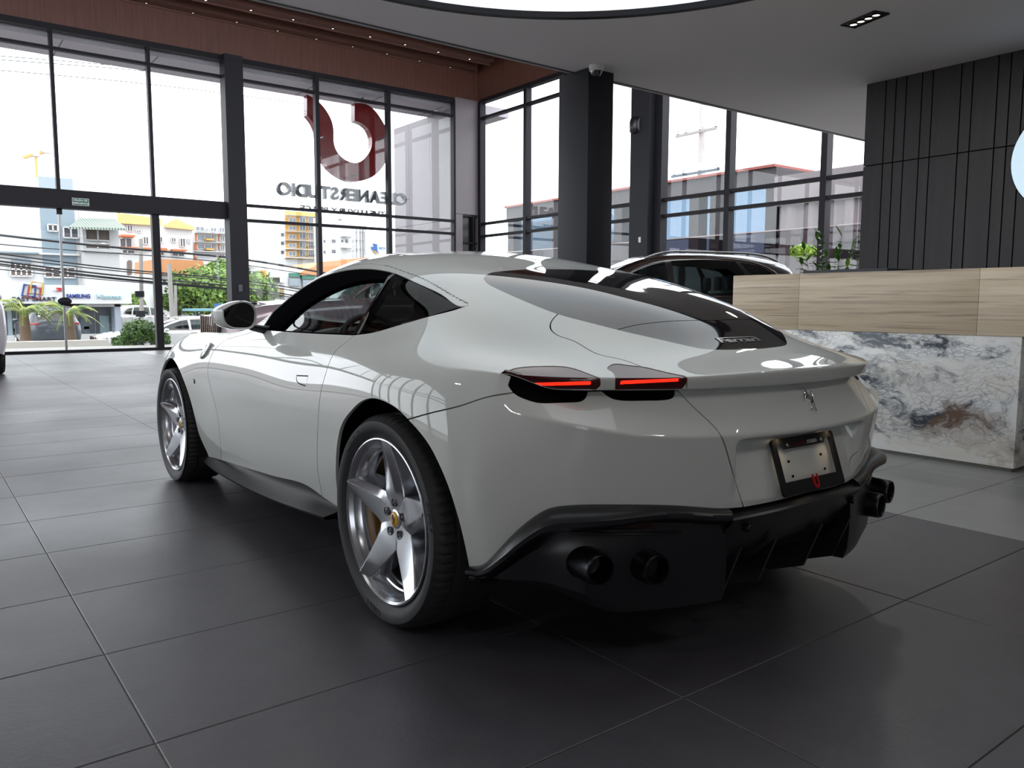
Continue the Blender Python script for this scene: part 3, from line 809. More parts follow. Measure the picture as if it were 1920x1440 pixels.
# ------------------------------------------------------------------ the white car
CAR = empty('sports_car', (0, 0, 0), label='white two-door sports coupe seen from behind, in the middle of the showroom', cat='car')
body = skin_part('body_shell', ['body'], PAINT, CAR, weld=True)
skin_part('hood', ['hood'], PAINT, CAR, weld=True)
LIDO = skin_part('boot_lid', ['lid'], PAINT, CAR, weld=True)
skin_part('rear_bumper', ['bumper'], PAINT, CAR)
skin_part('rear_bumper', ['bumper'], PAINT, CAR, side='R')
skin_part('windshield', ['windshield'], GLASS_SIDE, CAR, weld=True, depth=0)
skin_part('rear_window', ['rear_glass'], GLASS_REAR, CAR, weld=True, depth=.006)
skin_part('rear_spoiler_panel', ['spoiler'], GLASS_REAR, CAR, weld=True, depth=.006)
DOORS = []
for s in 'LR':
    d = skin_part('door', ['door'], PAINT, CAR, side=s); DOORS.append(d)
    skin_part('door_handle', ['handle'], PAINT, d, side=s, lift=-.001)
    skin_part('window_frame', ['frame'], RUBBER, CAR, side=s, lift=-.004, depth=.02)
    skin_part('side_window', ['glass'], GLASS_SIDE, CAR, side=s, lift=-.016, depth=0)
    skin_part('quarter_window', ['quarter'], GLASS_DARK, CAR, side=s, lift=-.002, depth=0)
    for a, b in (('lens', 'led'), ('lens_in', 'led_in')):
        l = skin_part('tail_light', [a], LENS, CAR, side=s, lift=-.0015, depth=.006)
        skin_part('light_bar', [b], LED, l, side=s, lift=-.003, depth=.01)
skin_part('inner_panel', ['body', 'hood', 'lid', 'bumper', 'door', 'seam', 'handle'], BLACKMATT, CAR, weld=True, depth=0, lift=-.011)
# ------------------------------------------------------------------ recess under the tail edge, black lower parts
_sk = [np.array(_v)*MIR for _v in ()]
def both_sides(rows, name, m, parent, smooth=35):
    """left rows (lists of points) -> one object per side"""
    for s in (1, -1):
        MB().sheet([[(p[0]*s, p[1], p[2]) for p in r] for r in rows], flip=s < 0).build(name, m, parent, smooth)
def across(rows, name, m, parent, smooth=35):
    """rows run from the left side to the middle; mirrored and joined into one sheet"""
    R = [list(map(tuple, r))+[(-p[0], p[1], p[2]) for p in list(r)[::-1][1:]] for r in rows]
    return MB().sheet(R).build(name, m, parent, smooth)
_rc = GB[::4, NV1-34::3].copy()                       # black tray behind the pockets
_t2 = np.gradient(_rc[:, :, :2], axis=0); _t2 /= np.maximum(np.linalg.norm(_t2, axis=2), 1e-9)[..., None]
_o2 = np.stack([-_t2[..., 1], _t2[..., 0]], -1); _o2 *= np.sign(np.einsum('ijk,ijk->ij', _o2, _rc[:, :, :2]-np.array([0, .5])))[..., None]
_rc[:, :, :2] -= _o2*.045; _rc[-1, :, 0] = 0; _rc[0, :, 2] -= .03
_rows = [list(map(tuple, _rc[:, k]*MIR)) for k in range(_rc.shape[1])]
_gt = GC[-1]*MIR; _gi = np.linspace(0, len(_gt)-1, len(_rc)).round().astype(int)
_rows.append([tuple(_gt[i]+np.array([0, .0, .004])) for i in _gi])
across(_rows, 'tail_recess', BLACKMATT, CAR)

# lower bumper: pods left and right, ledge and diffuser in the middle
_dp = path(DIFF[1:15], 6.0)
_h = [(hit(*p)) for p in _dp]; _h = np.array([p for p in _h if p is not None and p[0] < .0])
_nn = []
for p in _h:
    r = BV.find_nearest(Vector(p)); n = np.array(r[1]); n[2] = 0
    if n @ (p-np.array([0, .5, 0])) < 0: n = -n
    _nn.append(n/np.linalg.norm(n))
_nn = np.array(_nn)
for _ in range(4): _nn[1:-1] = (_nn[:-2]+2*_nn[1:-1]+_nn[2:])/4
_nn /= np.linalg.norm(_nn, axis=1)[:, None]
Z3 = np.array([0, 0, 1.])
_pod = _h[:, 0] < -.318
pp, pn = _h[_pod], _nn[_pod]
zt = pp[:, 2:3]; fade = sstep(np.arange(len(pp)), 0, 10)[:, None]
zb = np.minimum(zt-.035, .285-.085*sstep(-pp[:, 0:1], .86, .62)*0-.085*(1-sstep(-pp[:, 0:1], .62, .86)))
bulge = (sstep(-pp[:, 0:1], .50, .74)*(1-.75*sstep(-pp[:, 0:1], .86, .90)))
rows = []
for o, dz in ((-.012, .001), (.003, .0), (.012, -.004), (.022, -.011), (.027, -.020), (.026, -.030), (.016, -.038), (.004, -.043), (-.006, -.050)):
    rows.append(pp+pn*(o*(.35+.65*fade)+max(0, o+.006)*1.1*bulge)+Z3*dz*(.5+.5*fade)*(1+.5*bulge))
base = rows[-1]
for f, o in ((.15, .004), (.35, .006), (.6, .004), (.85, .0), (1.0, -.012), (1.0, -.10), (1.02, -.30)):
    q = base+pn*(o*fade+.012*bulge*(1 if f < 1 else 0)); q[:, 2] = (base[:, 2:3]+(zb-base[:, 2:3])*f)[:, 0]-(.01 if f > 1 else 0); rows.append(q)
both_sides(rows, 'lower_bumper_pod', BLACKSATIN, CAR)
POD_FACE = base
endp = [r[-1] for r in rows]
both_sides([endp, [p+np.array([.004, .0, 0]) for p in endp], [p+np.array([.012, .16, 0]) for p in endp]], 'pod_side', BLACKSATIN, CAR)
xs = np.linspace(-.335, 0, 14)
prof = [(-.872, .482), (-.893, .474), (-.925, .4665), (-.944, .462), (-.949, .456), (-.945, .448), (-.925, .425), (-.905, .39), (-.875, .34), (-.80, .27), (-.66, .21), (-.45, .19)]
zoff = lambda x: np.interp(-x, [0, .335], [.010, -.008])
across([[(x, y+.40*x*x, z+zoff(x)) for x in xs] for y, z in prof], 'diffuser', BLACKSATIN, CAR)
for s in (-1, 1):                     # upright fins of the diffuser
    for xf in (.12, .29):
        MB().prism([(-.90, .36), (-.80, .265), (-.55, .20), (-.55, .165), (-.72, .165), (-.84, .21)], .010, org=(s*xf-.005, 0, 0), ex=(0, 1, 0), ey=(0, 0, 1), ez=(1, 0, 0)).build('diffuser_fin', BLACKSATIN, CAR)
# rear reflector slot, sensors
REFL = mat('reflector red', (.022, .0015, .0015), .3)
def pod_pt(px, py, off=0.0):
    """point on the pod face seen at a pixel"""
    d = ray(px, py); best = None
    for a, b, n in zip(POD_FACE[:-1], POD_FACE[1:], pn):
        e = b-a; Mx = np.array([[d[0], -e[0]], [d[1], -e[1]]])
        if abs(np.linalg.det(Mx)) < 1e-9: continue
        t, k = np.linalg.solve(Mx, (a-CAM_P)[:2])
        if 0 <= k <= 1 and t > 0: return CAM_P+t*d+n*off, n
    return None, None
for pts, nm, mt, off in (([(1090,978), (1140,975), (1190,974), (1225,977), (1225,989), (1150,991), (1086,990)], 'reflector', REFL, .012),):
    q = [pod_pt(*p, off) for p in pts]; q = [a for a, _ in q if a is not None]
    for s in (1, -1):
        v = [Vector((p[0]*s, p[1], p[2])) for p in q]; w = [p+Vector((0, .03, 0)) for p in v]; n = len(v)
        MB().add(v+w, [tuple(range(n))]+[(i, (i+1) % n, (i+1) % n+n, i+n) for i in range(n)]).build(nm, mt, CAR)
_ln = [pod_pt(*p, .016)[0] for p in ((1070,995.5), (1120,997.5), (1180,998.5), (1235,997.5), (1272,995))]
_ln = [p for p in _ln if p is not None]
for s in (1, -1):
    MB().tube([(p[0]*s, p[1], p[2]) for p in _ln], .0035, 6).build('reflector_blade', BLACKSATIN, CAR, 60)
_c, _n1 = pod_pt(1060, 979, .006)
if _c is not None:
    for s in (1, -1):
        MB().lathe([(.0, -.004), (.009, -.004), (.0105, -.002), (.012, .002), (.012, .02)], 20, 'y').build('parking_sensor', BLACKGLOSS, CAR, 40, loc=(_c[0]*s, _c[1], _c[2]), rot=(0, 0, -s*math.atan2(-_n1[0], -_n1[1])))
for s in (1, -1):
    MB().lathe([(.0, -.004), (.009, -.004), (.0105, -.002), (.012, .002), (.012, .02)], 20, 'y').build('parking_sensor', BLACKGLOSS, CAR, 40, loc=(-.275*s, -.917, .418), rot=(0, 0, 0))
# exhaust tips
EXH = mat('exhaust tip dark metal', (.035, .035, .042), .28, .9)
for s in (-1, 1):
    for x, y, z in ((.740, -.790, .356), (.580, -.842, .338)):
        o = MB().lathe([(.030, .16), (.036, .02), (.0365, -.002), (.038, -.006), (.041, -.0065), (.043, -.003), (.044, .004), (.046, .05), (.050, .12), (.052, .2)], 40, 'y', c=(0, 0, 0)).build('exhaust_tip', EXH, CAR, 50, loc=(s*x, y, z), rot=(0, 0, s*.16))
        MB().lathe([(.0, .12), (.036, .12)], 24, 'y').build('exhaust_bore', BLACKMATT, o)

# side skirts
_su = [hit(*p) for p in path(SILL[1:10], 6.0)]; _su = np.array([p for p in _su if p is not None])
_sl = curve([(-.90, 2.215, .203), (-.922, 2.0, .196), (-.926, 1.75, .190), (-.934, 1.12, .205), (-.952, .62, .246), (-.966, .30, .278)], 80)
_y = _sl[:, 1]
_up = np.stack([np.interp(_su[:, 1], _y[::-1], _sl[::-1, k]) for k in range(3)], 1)
rows = []
for f, bow in ((-.08, -.012), (0, -.004), (.12, -.010), (.3, -.018), (.5, -.020), (.7, -.014), (.86, -.004), (.95, .003), (1.0, .006)):
    q = _su+(_up-_su)*f; q[:, 0] -= bow*1.0
    rows.append(q)
e = _up.copy(); e[:, 0] -= .004; rows.append(e+np.array([0, 0, -.006])); rows.append(e+np.array([.004, 0, -.011])); rows.append(e+np.array([.03, 0, -.014])); rows.append(e+np.array([.25, 0, -.02]))
both_sides(rows, 'side_skirt', mat('side skirt satin black', (.006, .006, .008), .45, spec=.12), CAR)

# floor pan and wheel housings
MB().box((-.84, .46, .165), (.84, 2.22, .20)).box((-.57, -.5, .17), (.57, .46, .205)).box((-.57, 2.22, .17), (.57, 3.2, .205)).build('floor_pan', BLACKMATT, CAR)
for y0, r in ((0.0, .425), (2.665, .418)):
    for s in (-1, 1):
        arc = [(y0+r*math.cos(a), .34+r*math.sin(a)) for a in np.linspace(-.25, math.pi+.25, 25)]
        wos = []
        for y, z in arc:
            q = BV.ray_cast(Vector((-3, y0+(y-y0)*1.035, .34+(z-.34)*1.035)), Vector((1, 0, 0)))
            wos.append(min(.985, -q[0].x-.006) if q[0] is not None and q[0].x < -.7 else .86)
        rows = [[(s*w_, y, z) for w_, (y, z) in zip(wos, arc)], [(s*.60, y, z) for y, z in arc], [(s*.585, y0+(y-y0)*.2, .34+(z-.34)*.2) for y, z in arc]]
        MB().sheet(rows, flip=s > 0).build('wheel_housing', BLACKMATT, CAR)

# ------------------------------------------------------------------ wheels
SILVER = mat('wheel silver', (.50, .51, .54), .22, .95, coat=.35)
TYRE = mat('tyre rubber', (.018, .018, .020), .62)
TREAD_TXT = mat('tyre lettering', (.032, .032, .035), .5)
YELLOW = mat('yellow paint', (.80, .42, .008), .35, coat=.5)
CALIPER = mat('brake caliper yellow', (.62, .30, .006), .35, coat=.4)
STEEL = mat('brake disc steel', (.10, .10, .105), .35, .9)
DARKMETAL = mat('dark suspension metal', (.03, .03, .033), .4, .8)
def horse(h=1.0):
    """outline of a rearing horse, facing left, about h tall, centred"""
    p = [(-.06,.50),(-.12,.44),(-.24,.40),(-.23,.36),(-.13,.36),(-.12,.30),(-.14,.22),(-.24,.18),(-.30,.10),(-.27,.07),(-.20,.13),(-.13,.13),(-.22,.02),(-.28,-.04),(-.24,-.07),(-.16,.0),(-.06,.06),(-.02,-.02),(.0,-.12),(-.06,-.22),(-.02,-.30),(-.10,-.40),(-.16,-.42),(-.15,-.46),(-.05,-.46),(.05,-.32),(.04,-.22),(.12,-.16),(.16,-.26),(.12,-.36),(.18,-.44),(.14,-.50),(.22,-.50),(.26,-.43),(.20,-.36),(.26,-.24),(.24,-.08),(.27,.0),(.36,.06),(.34,.20),(.40,.30),(.34,.30),(.28,.18),(.29,.08),(.21,.04),(.14,.14),(.06,.22),(.04,.34),(.0,.42)]
    return [(x*h, y*h) for x, y in p]
def make_tyre(R, wd, seg=72):
    """tyre lathe about x with shoulder slits; outside face at x = 0 pointing to -x, inner side at x = wd"""
    prof = [(.262, .012), (.270, .004), (.276, .010), (.281, .007), (.295, -.004), (.312, -.0095), (.328, -.008), (R-.016, .002), (R-.006, .012), (R-.0015, .026), (R, .045), (R, .055), (R-.007, .058), (R-.007, .066), (R, .069), (R+.001, .105), (R-.007, .108), (R-.007, .118), (R+.001, .121), (R, wd-.05), (R-.004, wd-.02), (R-.016, wd-.004), (.32, wd+.006), (.262, wd-.01)]
    n = seg*4; mb = MB(); rows = []
    for k, (r, x) in enumerate(prof):
        row = []
        for j in range(n):
            a = 2*math.pi*j/n; rr = r
            if k in (8, 9, 10, 11) and j % 4 == 0: rr -= .005
            row.append((x, rr*math.cos(a), rr*math.sin(a)))
        rows.append(row)
    return mb.sheet(rows, closed=True).mesh('tyre')
def make_wheel():
    """spokes about the x axis; the face looks to -x, x = 0 at the rim lip"""
    mb = MB()
    st = [.022, .045, .066, .085, .105, .13, .16, .195, .23, .267]
    for s in range(5):
        a0 = math.radians(89+72*s); ca, sa = math.cos(a0), math.sin(a0)
        rows = []
        for r in st:
            hw = r*math.tan(math.radians(36)) if r <= .085 else .0617+(.0265-.0617)*(r-.085)/(.266-.085)
            dep = .046*(1-(r/.268)**1.5)+.004
            k = sstep(r, .05, .11)
            lo, hi = dep+.007*k, dep-.009*k
            fl = .020*sstep(r, .085, .13)*(1-.35*sstep(r, .2, .27)); dw = .03+.035*k
            sec = [(-hw-fl*.55, dep+dw), (-hw, lo+.004*k), (-hw+.003*k, lo), (.42*hw, hi), (.52*hw, hi), (hw-.003*k, lo), (hw, lo+.004*k), (hw+fl, dep+dw)]
            rows.append([(x, r*ca-t*sa, r*sa+t*ca) for t, x in sec])
        mb.sheet(rows)
        tip = rows[-1]; mb.add(tip, [tuple(range(len(tip)))])
    # rim: lip, drop and barrel
    mb.lathe([(.2545, .020), (.262, .006), (.2685, .0), (.2725, .001), (.2745, .006), (.2735, .016)], 96, 'x')
    mb.lathe([(.2545, .020), (.252, .030), (.243, .045), (.241, .055), (.236, .058), (.234, .075), (.229, .079), (.227, .15), (.240, .22)], 96, 'x')
    mb.lathe([(.0, .044), (.026, .044), (.032, .046), (.034, .056)], 40, 'x')
    rim = mb.mesh('wheel')
    return rim
RIM = make_wheel()
TY_R = make_tyre(.350, .268); TY_F = make_tyre(.338, .232)
cap = MB().lathe([(.0, -.0035), (.020, -.003), (.0235, -.001), (.0245, .003), (.0245, .012)], 32, 'x').mesh('cap')
disc = MB().lathe([(.07, .0), (.185, .0), (.188, .004), (.188, .028), (.07, .028)], 64, 'x').mesh('disc')
hub = MB().lathe([(.0, -.03), (.055, -.03), (.07, -.02), (.075, .0), (.075, .05)], 24, 'x').mesh('hub')
lug = MB().lathe([(.0155, .006), (.0150, -.0015), (.0125, -.0015), (.0115, .004), (.0, .004)], 20, 'x').lathe([(.0075, .004), (.0075, -.0005), (.0055, -.002), (.0, -.002)], 6, 'x').mesh('lug')
cal = MB()
ca_rows = []
for a in np.linspace(math.radians(-38), math.radians(38), 13):
    e = .9+.1*math.sin((a+math.radians(38))/math.radians(76)*math.pi)
    ca_rows.append([(x, r*e*math.cos(a), r*e*math.sin(a)) for x, r in ((.04, .125), (-.028, .120), (-.040, .135), (-.040, .190), (-.030, .205), (.04, .208))])
cal.sheet(ca_rows); cal.add(ca_rows[0], [tuple(range(6))]); cal.add(ca_rows[-1], [tuple(range(6))])
CALM = cal.mesh('caliper')
hl = MB().prism(horse(.034), -.0008, org=(-.0042, 0, 0), ex=(0, -1, 0), ey=(0, 0, 1), ez=(1, 0, 0)).mesh('horse')
for me, an in ((RIM, 17), (TY_R, 30), (TY_F, 30), (cap, 50), (disc, 30), (hub, 40), (lug, 30), (CALM, 40)): shade(me, an)
def ring_text(s, r, a0, size, depth, parent, x, m, flip=False, step=None):
    """lettering set round a circle in the y-z plane, read from -x"""
    mb = MB(); ang = math.radians(a0)
    for ch in s:
        adv = size*(.36 if ch in ' /I' else .62)/r if step is None else step
        if ch != ' ':
            me = text_mesh(ch, size, depth, bold=.0004)
            aa = ang; u = Vector((0, math.sin(aa), -math.cos(aa))); w = Vector((0, math.cos(aa), math.sin(aa)))
            # seen from -x: y runs to the left, so the reading direction is -u-wise clockwise
            v = [Vector((x, 0, 0))+w*(r+p.co.y)+u*p.co.x*1.0+Vector((-p.co.z, 0, 0)) for p in me.vertices]
            mb.add(v, [tuple(f.vertices) for f in me.polygons]); bpy.data.meshes.remove(me)
        ang -= adv
    return mb.build('sidewall_lettering', m, parent)
def put_wheel(y, z, x, side, tyre, spin=0.0, front=False):
    w = link('wheel', RIM, SILVER if not RIM.materials else None, CAR)
    w.location = (x*side, y, z)
    w.rotation_euler = (spin if side < 0 else -spin, 0, 0) if side < 0 else (spin, 0, math.pi)
    def ch(n, me, m, loc=(0, 0, 0), rot=(0, 0, 0)):
        o = link(n, me, m if not me.materials else None, w); o.location = loc; o.rotation_euler = rot; return o
    t = ch('tyre', tyre, TYRE)
    ch('centre_cap', cap, YELLOW, (.0425, 0, 0)); ch('centre_emblem', hl, BLACKGLOSS, (.0425, 0, 0), (-spin, 0, 0))
    ch('brake_disc', disc, STEEL, (.115, 0, 0)); ch('hub_carrier', hub, DARKMETAL, (.12, 0, 0))
    sp = -spin if side < 0 else -spin
    c = ch('brake_caliper', CALM, CALIPER, (.125, 0, 0), (sp+(math.pi if side > 0 else 0), 0, 0))
    for k in range(5):
        a = math.radians(89+72*k)
        ch('wheel_bolt', lug, mat('wheel bolt gunmetal', (.16, .16, .17), .3, .9), (.0425, .056*math.cos(a), .056*math.sin(a)))
    return w
_rw = put_wheel(0, .348, .962, -1, TY_R); put_wheel(0, .348, .962, 1, TY_R)
put_wheel(2.67, .336, .936, -1, TY_F, spin=math.radians(3)); put_wheel(2.67, .336, .936, 1, TY_F)
ring_text('285/35 ZR20', .3115, 62, .021, .0012, _rw, -.0102, TREAD_TXT)
ring_text('PIRELLI', .3115, -72, .024, .0012, _rw, -.0102, TREAD_TXT)
ring_text('P ZERO', .3115, 172, .026, .0012, _rw, -.0102, TREAD_TXT)
# ------------------------------------------------------------------ mirrors, badges, plate, cabin
MIRGLASS = mat('mirror glass', (.55, .55, .57), .02, 1.0)
RED = mat('red leather', (.16, .012, .012), .45)
DARKLEATHER = mat('dark leather', (.012, .012, .013), .5)
SCREEN = mat('instrument screen', (.005, .006, .008), .1)
_mo = [(1030,330),(1150,260),(1330,212),(1450,250),(1510,340),(1512,430),(1500,510),(1440,590),(1320,603),(1200,600),(1090,550),(1040,450)]
_mg = np.array([on(290+x*.125, 540+y*.125, 1, 1.30) for x, y in _mo])
_mg = curve(np.concatenate([_mg, _mg[:1]]), 49)[:-1]
_mc = _mg.mean(0)
for s in (1, -1):
    def P(p): return (p[0]*s, p[1], p[2])
    rings = []
    for k, dy, sh in ((.93, .010, 0), (.97, .002, 0), (1.02, -.004, 0), (1.07, -.003, 0), (1.10, .006, 0), (1.12, .025, -.002), (1.10, .06, -.008), (1.0, .11, -.016), (.80, .155, -.022), (.52, .185, -.026), (.2, .20, -.028), (.02, .202, -.028)):
        rings.append([P(_mc+(p-_mc)*k+np.array([sh, dy, 0])) for p in _mg])
    mo = MB().sheet(rings, closed=True, flip=s < 0).build('door_mirror', PAINT, CAR, 40)
    g = [P(_mc+(p-_mc)*.95+np.array([0, .006, 0])) for p in _mg]
    MB().add(g, [tuple(range(len(g)))]).build('mirror_glass', MIRGLASS, mo)
    a = on(486, 617, 1, 1.34); MB().tube([P((a[0]-.03, 1.36, .944)), P((-.83, 1.40, .930)), P((-.77, 1.42, .922))], [.016, .020, .026], 8).build('mirror_arm', BLACKSATIN, mo, 60)
# badges
def emblem(name, poly, c, ex, ey, ez, d, m, parent):
    return MB().prism(poly, d, org=c, ex=ex, ey=ey, ez=ez).build(name, m, parent, bevel=abs(d)*.35, seg=2)
_c = hit(1519, 748); _c[0] = 0
_t = hit(1517, 738)-hit(1521, 758); _t[0] = 0; _t /= np.linalg.norm(_t); _n = np.cross((1, 0, 0), _t)
emblem('horse_emblem', horse(.082), Vector(_c)+Vector(_n)*-.0, (1, 0, 0), _t, _n, .007 if _n[1] < 0 else -.007, CHROME, LIDO)
# maker's script on the rear spoiler panel
_a = hit(1348, 641); _b = hit(1430, 634); _m = hit(1389, 638)
_l = np.linalg.norm(_b-_a)
_up = hit(1385, 629)-hit(1393, 647); _up[0] = 0; _up /= np.linalg.norm(_up); _nm = np.cross((1, 0, 0), _up)
me = text_mesh('Ferrari', .052, .003, bold=.0012)
_w = max(v.co.x for v in me.vertices)-min(v.co.x for v in me.vertices)
_k = .205/_w
mb = MB(); mb.add([(v.co.x*_k, v.co.y*.72, v.co.z) for v in me.vertices], [tuple(f.vertices) for f in me.polygons]); bpy.data.meshes.remove(me)
mb.box((-.1025, .0135, -.0015), (.095, .0175, .0015))
o = mb.build('maker_script', CHROME, CAR)
_q = _m.copy(); _q[0] = 0; _q += _nm*.001
o.matrix_world = Matrix(((1, _up[0], _nm[0], _q[0]), (0, _up[1], _nm[1], _q[1]), (0, _up[2], _nm[2], _q[2]), (0, 0, 0, 1)))
# number-plate frame and blank plate carrier area
PFRAME = mat('plate frame black', (.012, .012, .014), .35)
_p0 = np.array([0, -.885, .652]); _p1 = np.array([0, -.938, .496]); _v = (_p0-_p1); _h = np.linalg.norm(_v); _v /= _h; _nv = np.cross((1, 0, 0), _v)
def frame_mesh(w, h, t, inner, r=.012):
    def rr(w, h, r, n=5):
        p = []
        for cx, cy, a0 in ((w/2-r, h/2-r, 0), (-w/2+r, h/2-r, 90), (-w/2+r, -h/2+r, 180), (w/2-r, -h/2+r, 270)):
            for i in range(n+1):
                a = math.radians(a0+90*i/n); p.append((cx+r*math.cos(a), cy+r*math.sin(a)))
        return p
    return rr(w, h, r)
_out = frame_mesh(.318, _h+.006, 0, 0)
_in = []
for (x, y) in frame_mesh(.318, _h+.006, 0, 0):
    xi = np.clip(x, -.140, .140); yi = np.clip(y, -_h/2+.038, _h/2-.016)
    _in.append((xi, yi))
def plate3(p, d): return Vector((_p0+_p1)/2)+Vector((1, 0, 0))*p[0]+Vector(_v)*p[1]+Vector(_nv)*d
PF = MB(); n = len(_out)
sg = 1 if _nv[1] < 0 else -1
for ring in (([plate3(p, sg*.002) for p in _out], [plate3(p, sg*.012) for p in _out], [plate3(p, sg*.012) for p in _in], [plate3(p, sg*.002) for p in _in]),):
    PF.sheet([list(r) for r in ring], closed=True)
FR = PF.build('plate_frame', PFRAME, CAR, 30)
MB().prism([(-.092, _h/2-.030), (-.075, _h/2-.010), (.075, _h/2-.010), (.092, _h/2-.010), (.110, _h/2-.010), (.092, _h/2-.030), (-.075, _h/2-.030)][:0] or [(-.115, _h/2-.012), (.115, _h/2-.012), (.098, _h/2-.031), (-.098, _h/2-.031)], .0095*sg, org=plate3((0, 0), .002*sg), ex=(1, 0, 0), ey=tuple(_v), ez=tuple(_nv)).build('plate_frame_tab', PFRAME, FR)
def put_text(s, size, m, p, parent, name, d=.0125, bold=.0, sx=1.0):
    me = text_mesh(s, size, .0006, bold=bold); o = link(name, me, m, parent)
    q = plate3(p, sg*d); nz = Vector(_nv)*sg
    o.matrix_world = Matrix(((sx, _v[0], nz[0], q[0]), (0, _v[1], nz[1], q[1]), (0, _v[2], nz[2], q[2]), (0, 0, 0, 1))); return o
put_text('CLEANER', .0145, mat('dark red print', (.10, .004, .006), .4), (-.037, _h/2-.020), FR, 'plate_lettering', bold=.0002)
put_text('STUDIO', .0145, mat('white print', (.75, .75, .75), .4), (.038, _h/2-.020), FR, 'plate_lettering', bold=.0002)
REDLOGO = mat('logo red', (.42, .012, .016), .35)
_U = []
for a in np.linspace(math.pi, 2*math.pi, 13): _U.append((.0135*math.cos(a), -.006+.0165*math.sin(a)))
_U += [(.0135, .017), (.010, .021), (.0075, .015), (.0065, -.002)]
_U += [(.0068*math.cos(a), -.006+.0085*math.sin(a)) for a in np.linspace(2*math.pi, math.pi, 11)]
_U += [(-.0065, .012), (-.010, .021), (-.0135, .018)]
MB().prism(_U, .004*sg, org=plate3((.006, -_h/2+.026), .012*sg), ex=(1, 0, 0), ey=tuple(_v), ez=tuple(_nv)).build('plate_logo', REDLOGO, FR)
for x, y in ((-.088, _h/2-.020), (.088, _h/2-.020)):
    q = plate3((x, y), .012*sg); MB().lathe([(.0, -.003), (.005, -.002), (.006, .0)], 12, 'y').build('plate_screw', CHROME, FR, 40, loc=q)
for x, y in ((-.085, .015), (-.082, -.03), (.085, .018), (.088, -.028)):
    q = plate3((x, y), -.001*sg); MB().lathe([(.0, -.003), (.004, -.003), (.0045, .0)], 10, 'y').build('plate_hole', BLACKMATT, LIDO, 40, loc=q)
# number-plate lamps in the top of the recess
PLAMP = mat('plate lamp', (1, .75, .5), .5, emit=(1, .72, .42), estr=1.2)
for x in (-.13, .13):
    MB().box((-.022, -.012, -.004), (.022, .012, .003)).build('plate_lamp', PLAMP, CAR, loc=(x, -.900, .677))
    ld = bpy.data.lights.new('plate_lamp_light', 'SPOT'); ld.energy = .35; ld.color = (1, .74, .46); ld.shadow_soft_size = .02; ld.spot_size = math.radians(150); ld.spot_blend = 1
    lo = bpy.data.objects.new('plate_lamp_light', ld); lo.location = (x, -.90, .668); lo.parent = CAR; COL.objects.link(lo)
# small badge on the front wing
_c = hit(364, 715)
MB().lathe([(.0, -.003), (.012, -.003), (.014, .0)], 20, 'x').build('wing_badge', BLACKGLOSS, CAR, 40, loc=_c)
MB().prism(horse(.018), -.001, org=(_c[0]-.004, _c[1], _c[2]), ex=(0, -1, 0), ey=(0, 0, 1), ez=(1, 0, 0)).build('wing_badge_horse', CHROME, CAR)
# blade behind the front wheel arch
_bl = [(378.7,674), (380.5,662.5), (390,648), (398.7,643.5), (399.6,646), (387,666)]
_bp = [hit(*p) for p in _bl]; _bp = [p for p in _bp if p is not None]
for s in (1, -1):
    v = [Vector((p[0]*s, p[1], p[2])) for p in _bp]; w = [p+Vector((-.012*s, 0, .006)) for p in v]; n = len(v)
    MB().add(v+w, [tuple(range(n, 2*n))]+[(i, (i+1) % n, (i+1) % n+n, i+n) for i in range(n)]).build('wing_blade', PAINT, CAR, bevel=.003)
# pillar between door window and quarter window
_pb = [hit(*p) for p in ((728,519), (737,514), (670,627), (661,627.5))]
for s in (1, -1):
    v = [Vector((p[0]*s*1.002, p[1], p[2]+.002)) for p in _pb]; w = [p+Vector((.02*s, 0, 0)) for p in v]
    MB().add(v+w, [(0, 1, 2, 3), (0, 4, 5, 1), (1, 5, 6, 2), (2, 6, 7, 3), (3, 7, 4, 0)]).build('window_pillar', BLACKGLOSS, CAR)
# cabin: dashboard, wheel, seats
dash = [[(x, y+.10*(x/.75)**2*-1, z) for x in np.linspace(-.76, .76, 25)] for y, z in ((1.52, .62), (1.46, .74), (1.45, .80), (1.48, .845), (1.56, .868), (1.70, .875), (1.86, .87), (2.0, .86))]
MB().sheet(dash).build('dashboard', DARKLEATHER, CAR, 60)
hump = [[(-.37+.20*math.cos(a), y, .86+h*math.sin(a)) for a in np.linspace(0, math.pi, 15)] for y, h in ((1.36, .060), (1.40, .075), (1.55, .07), (1.75, .03))]
MB().sheet(hump).build('instrument_binnacle', DARKLEATHER, CAR, 60)
MB().add([(-.52, 1.375, .80), (-.22, 1.375, .80), (-.22, 1.385, .905), (-.52, 1.385, .905)], [(0, 1, 2, 3)]).build('instrument_panel', SCREEN, CAR)
MB().prism([(-.62, .80), (-.55, .80), (-.52, .86), (-.60, .885)], .05, org=(0, 1.38, 0), ex=(1, 0, 0), ey=(0, 0, 1), ez=(0, 1, 0)).build('air_vent_trim', RED, CAR, bevel=.01)
sw = empty('x'); bpy.data.objects.remove(sw)
cx, cy, cz = -.37, 1.18, .835; tl_ = math.radians(22)
ring = [(cx+.178*math.cos(a), cy+.170*math.sin(a)*math.sin(tl_), cz+.170*math.sin(a)*math.cos(tl_)) for a in np.linspace(0, 2*math.pi, 41)[:-1]]
SWO = MB().tube(ring, .0155, 10, closed=True).build('steering_wheel', DARKLEATHER, CAR, 60)
hb = MB().lathe([(.0, -.03), (.05, -.028), (.062, -.012), (.06, .02)], 24, 'y').build('steering_hub', DARKLEATHER, SWO, 40, loc=(cx, cy, cz), rot=(-tl_, 0, 0))
MB().lathe([(.0, -.032), (.018, -.031), (.02, -.028)], 20, 'y').build('steering_badge', CHROME, SWO, 40, loc=(cx, cy, cz), rot=(-tl_, 0, 0))
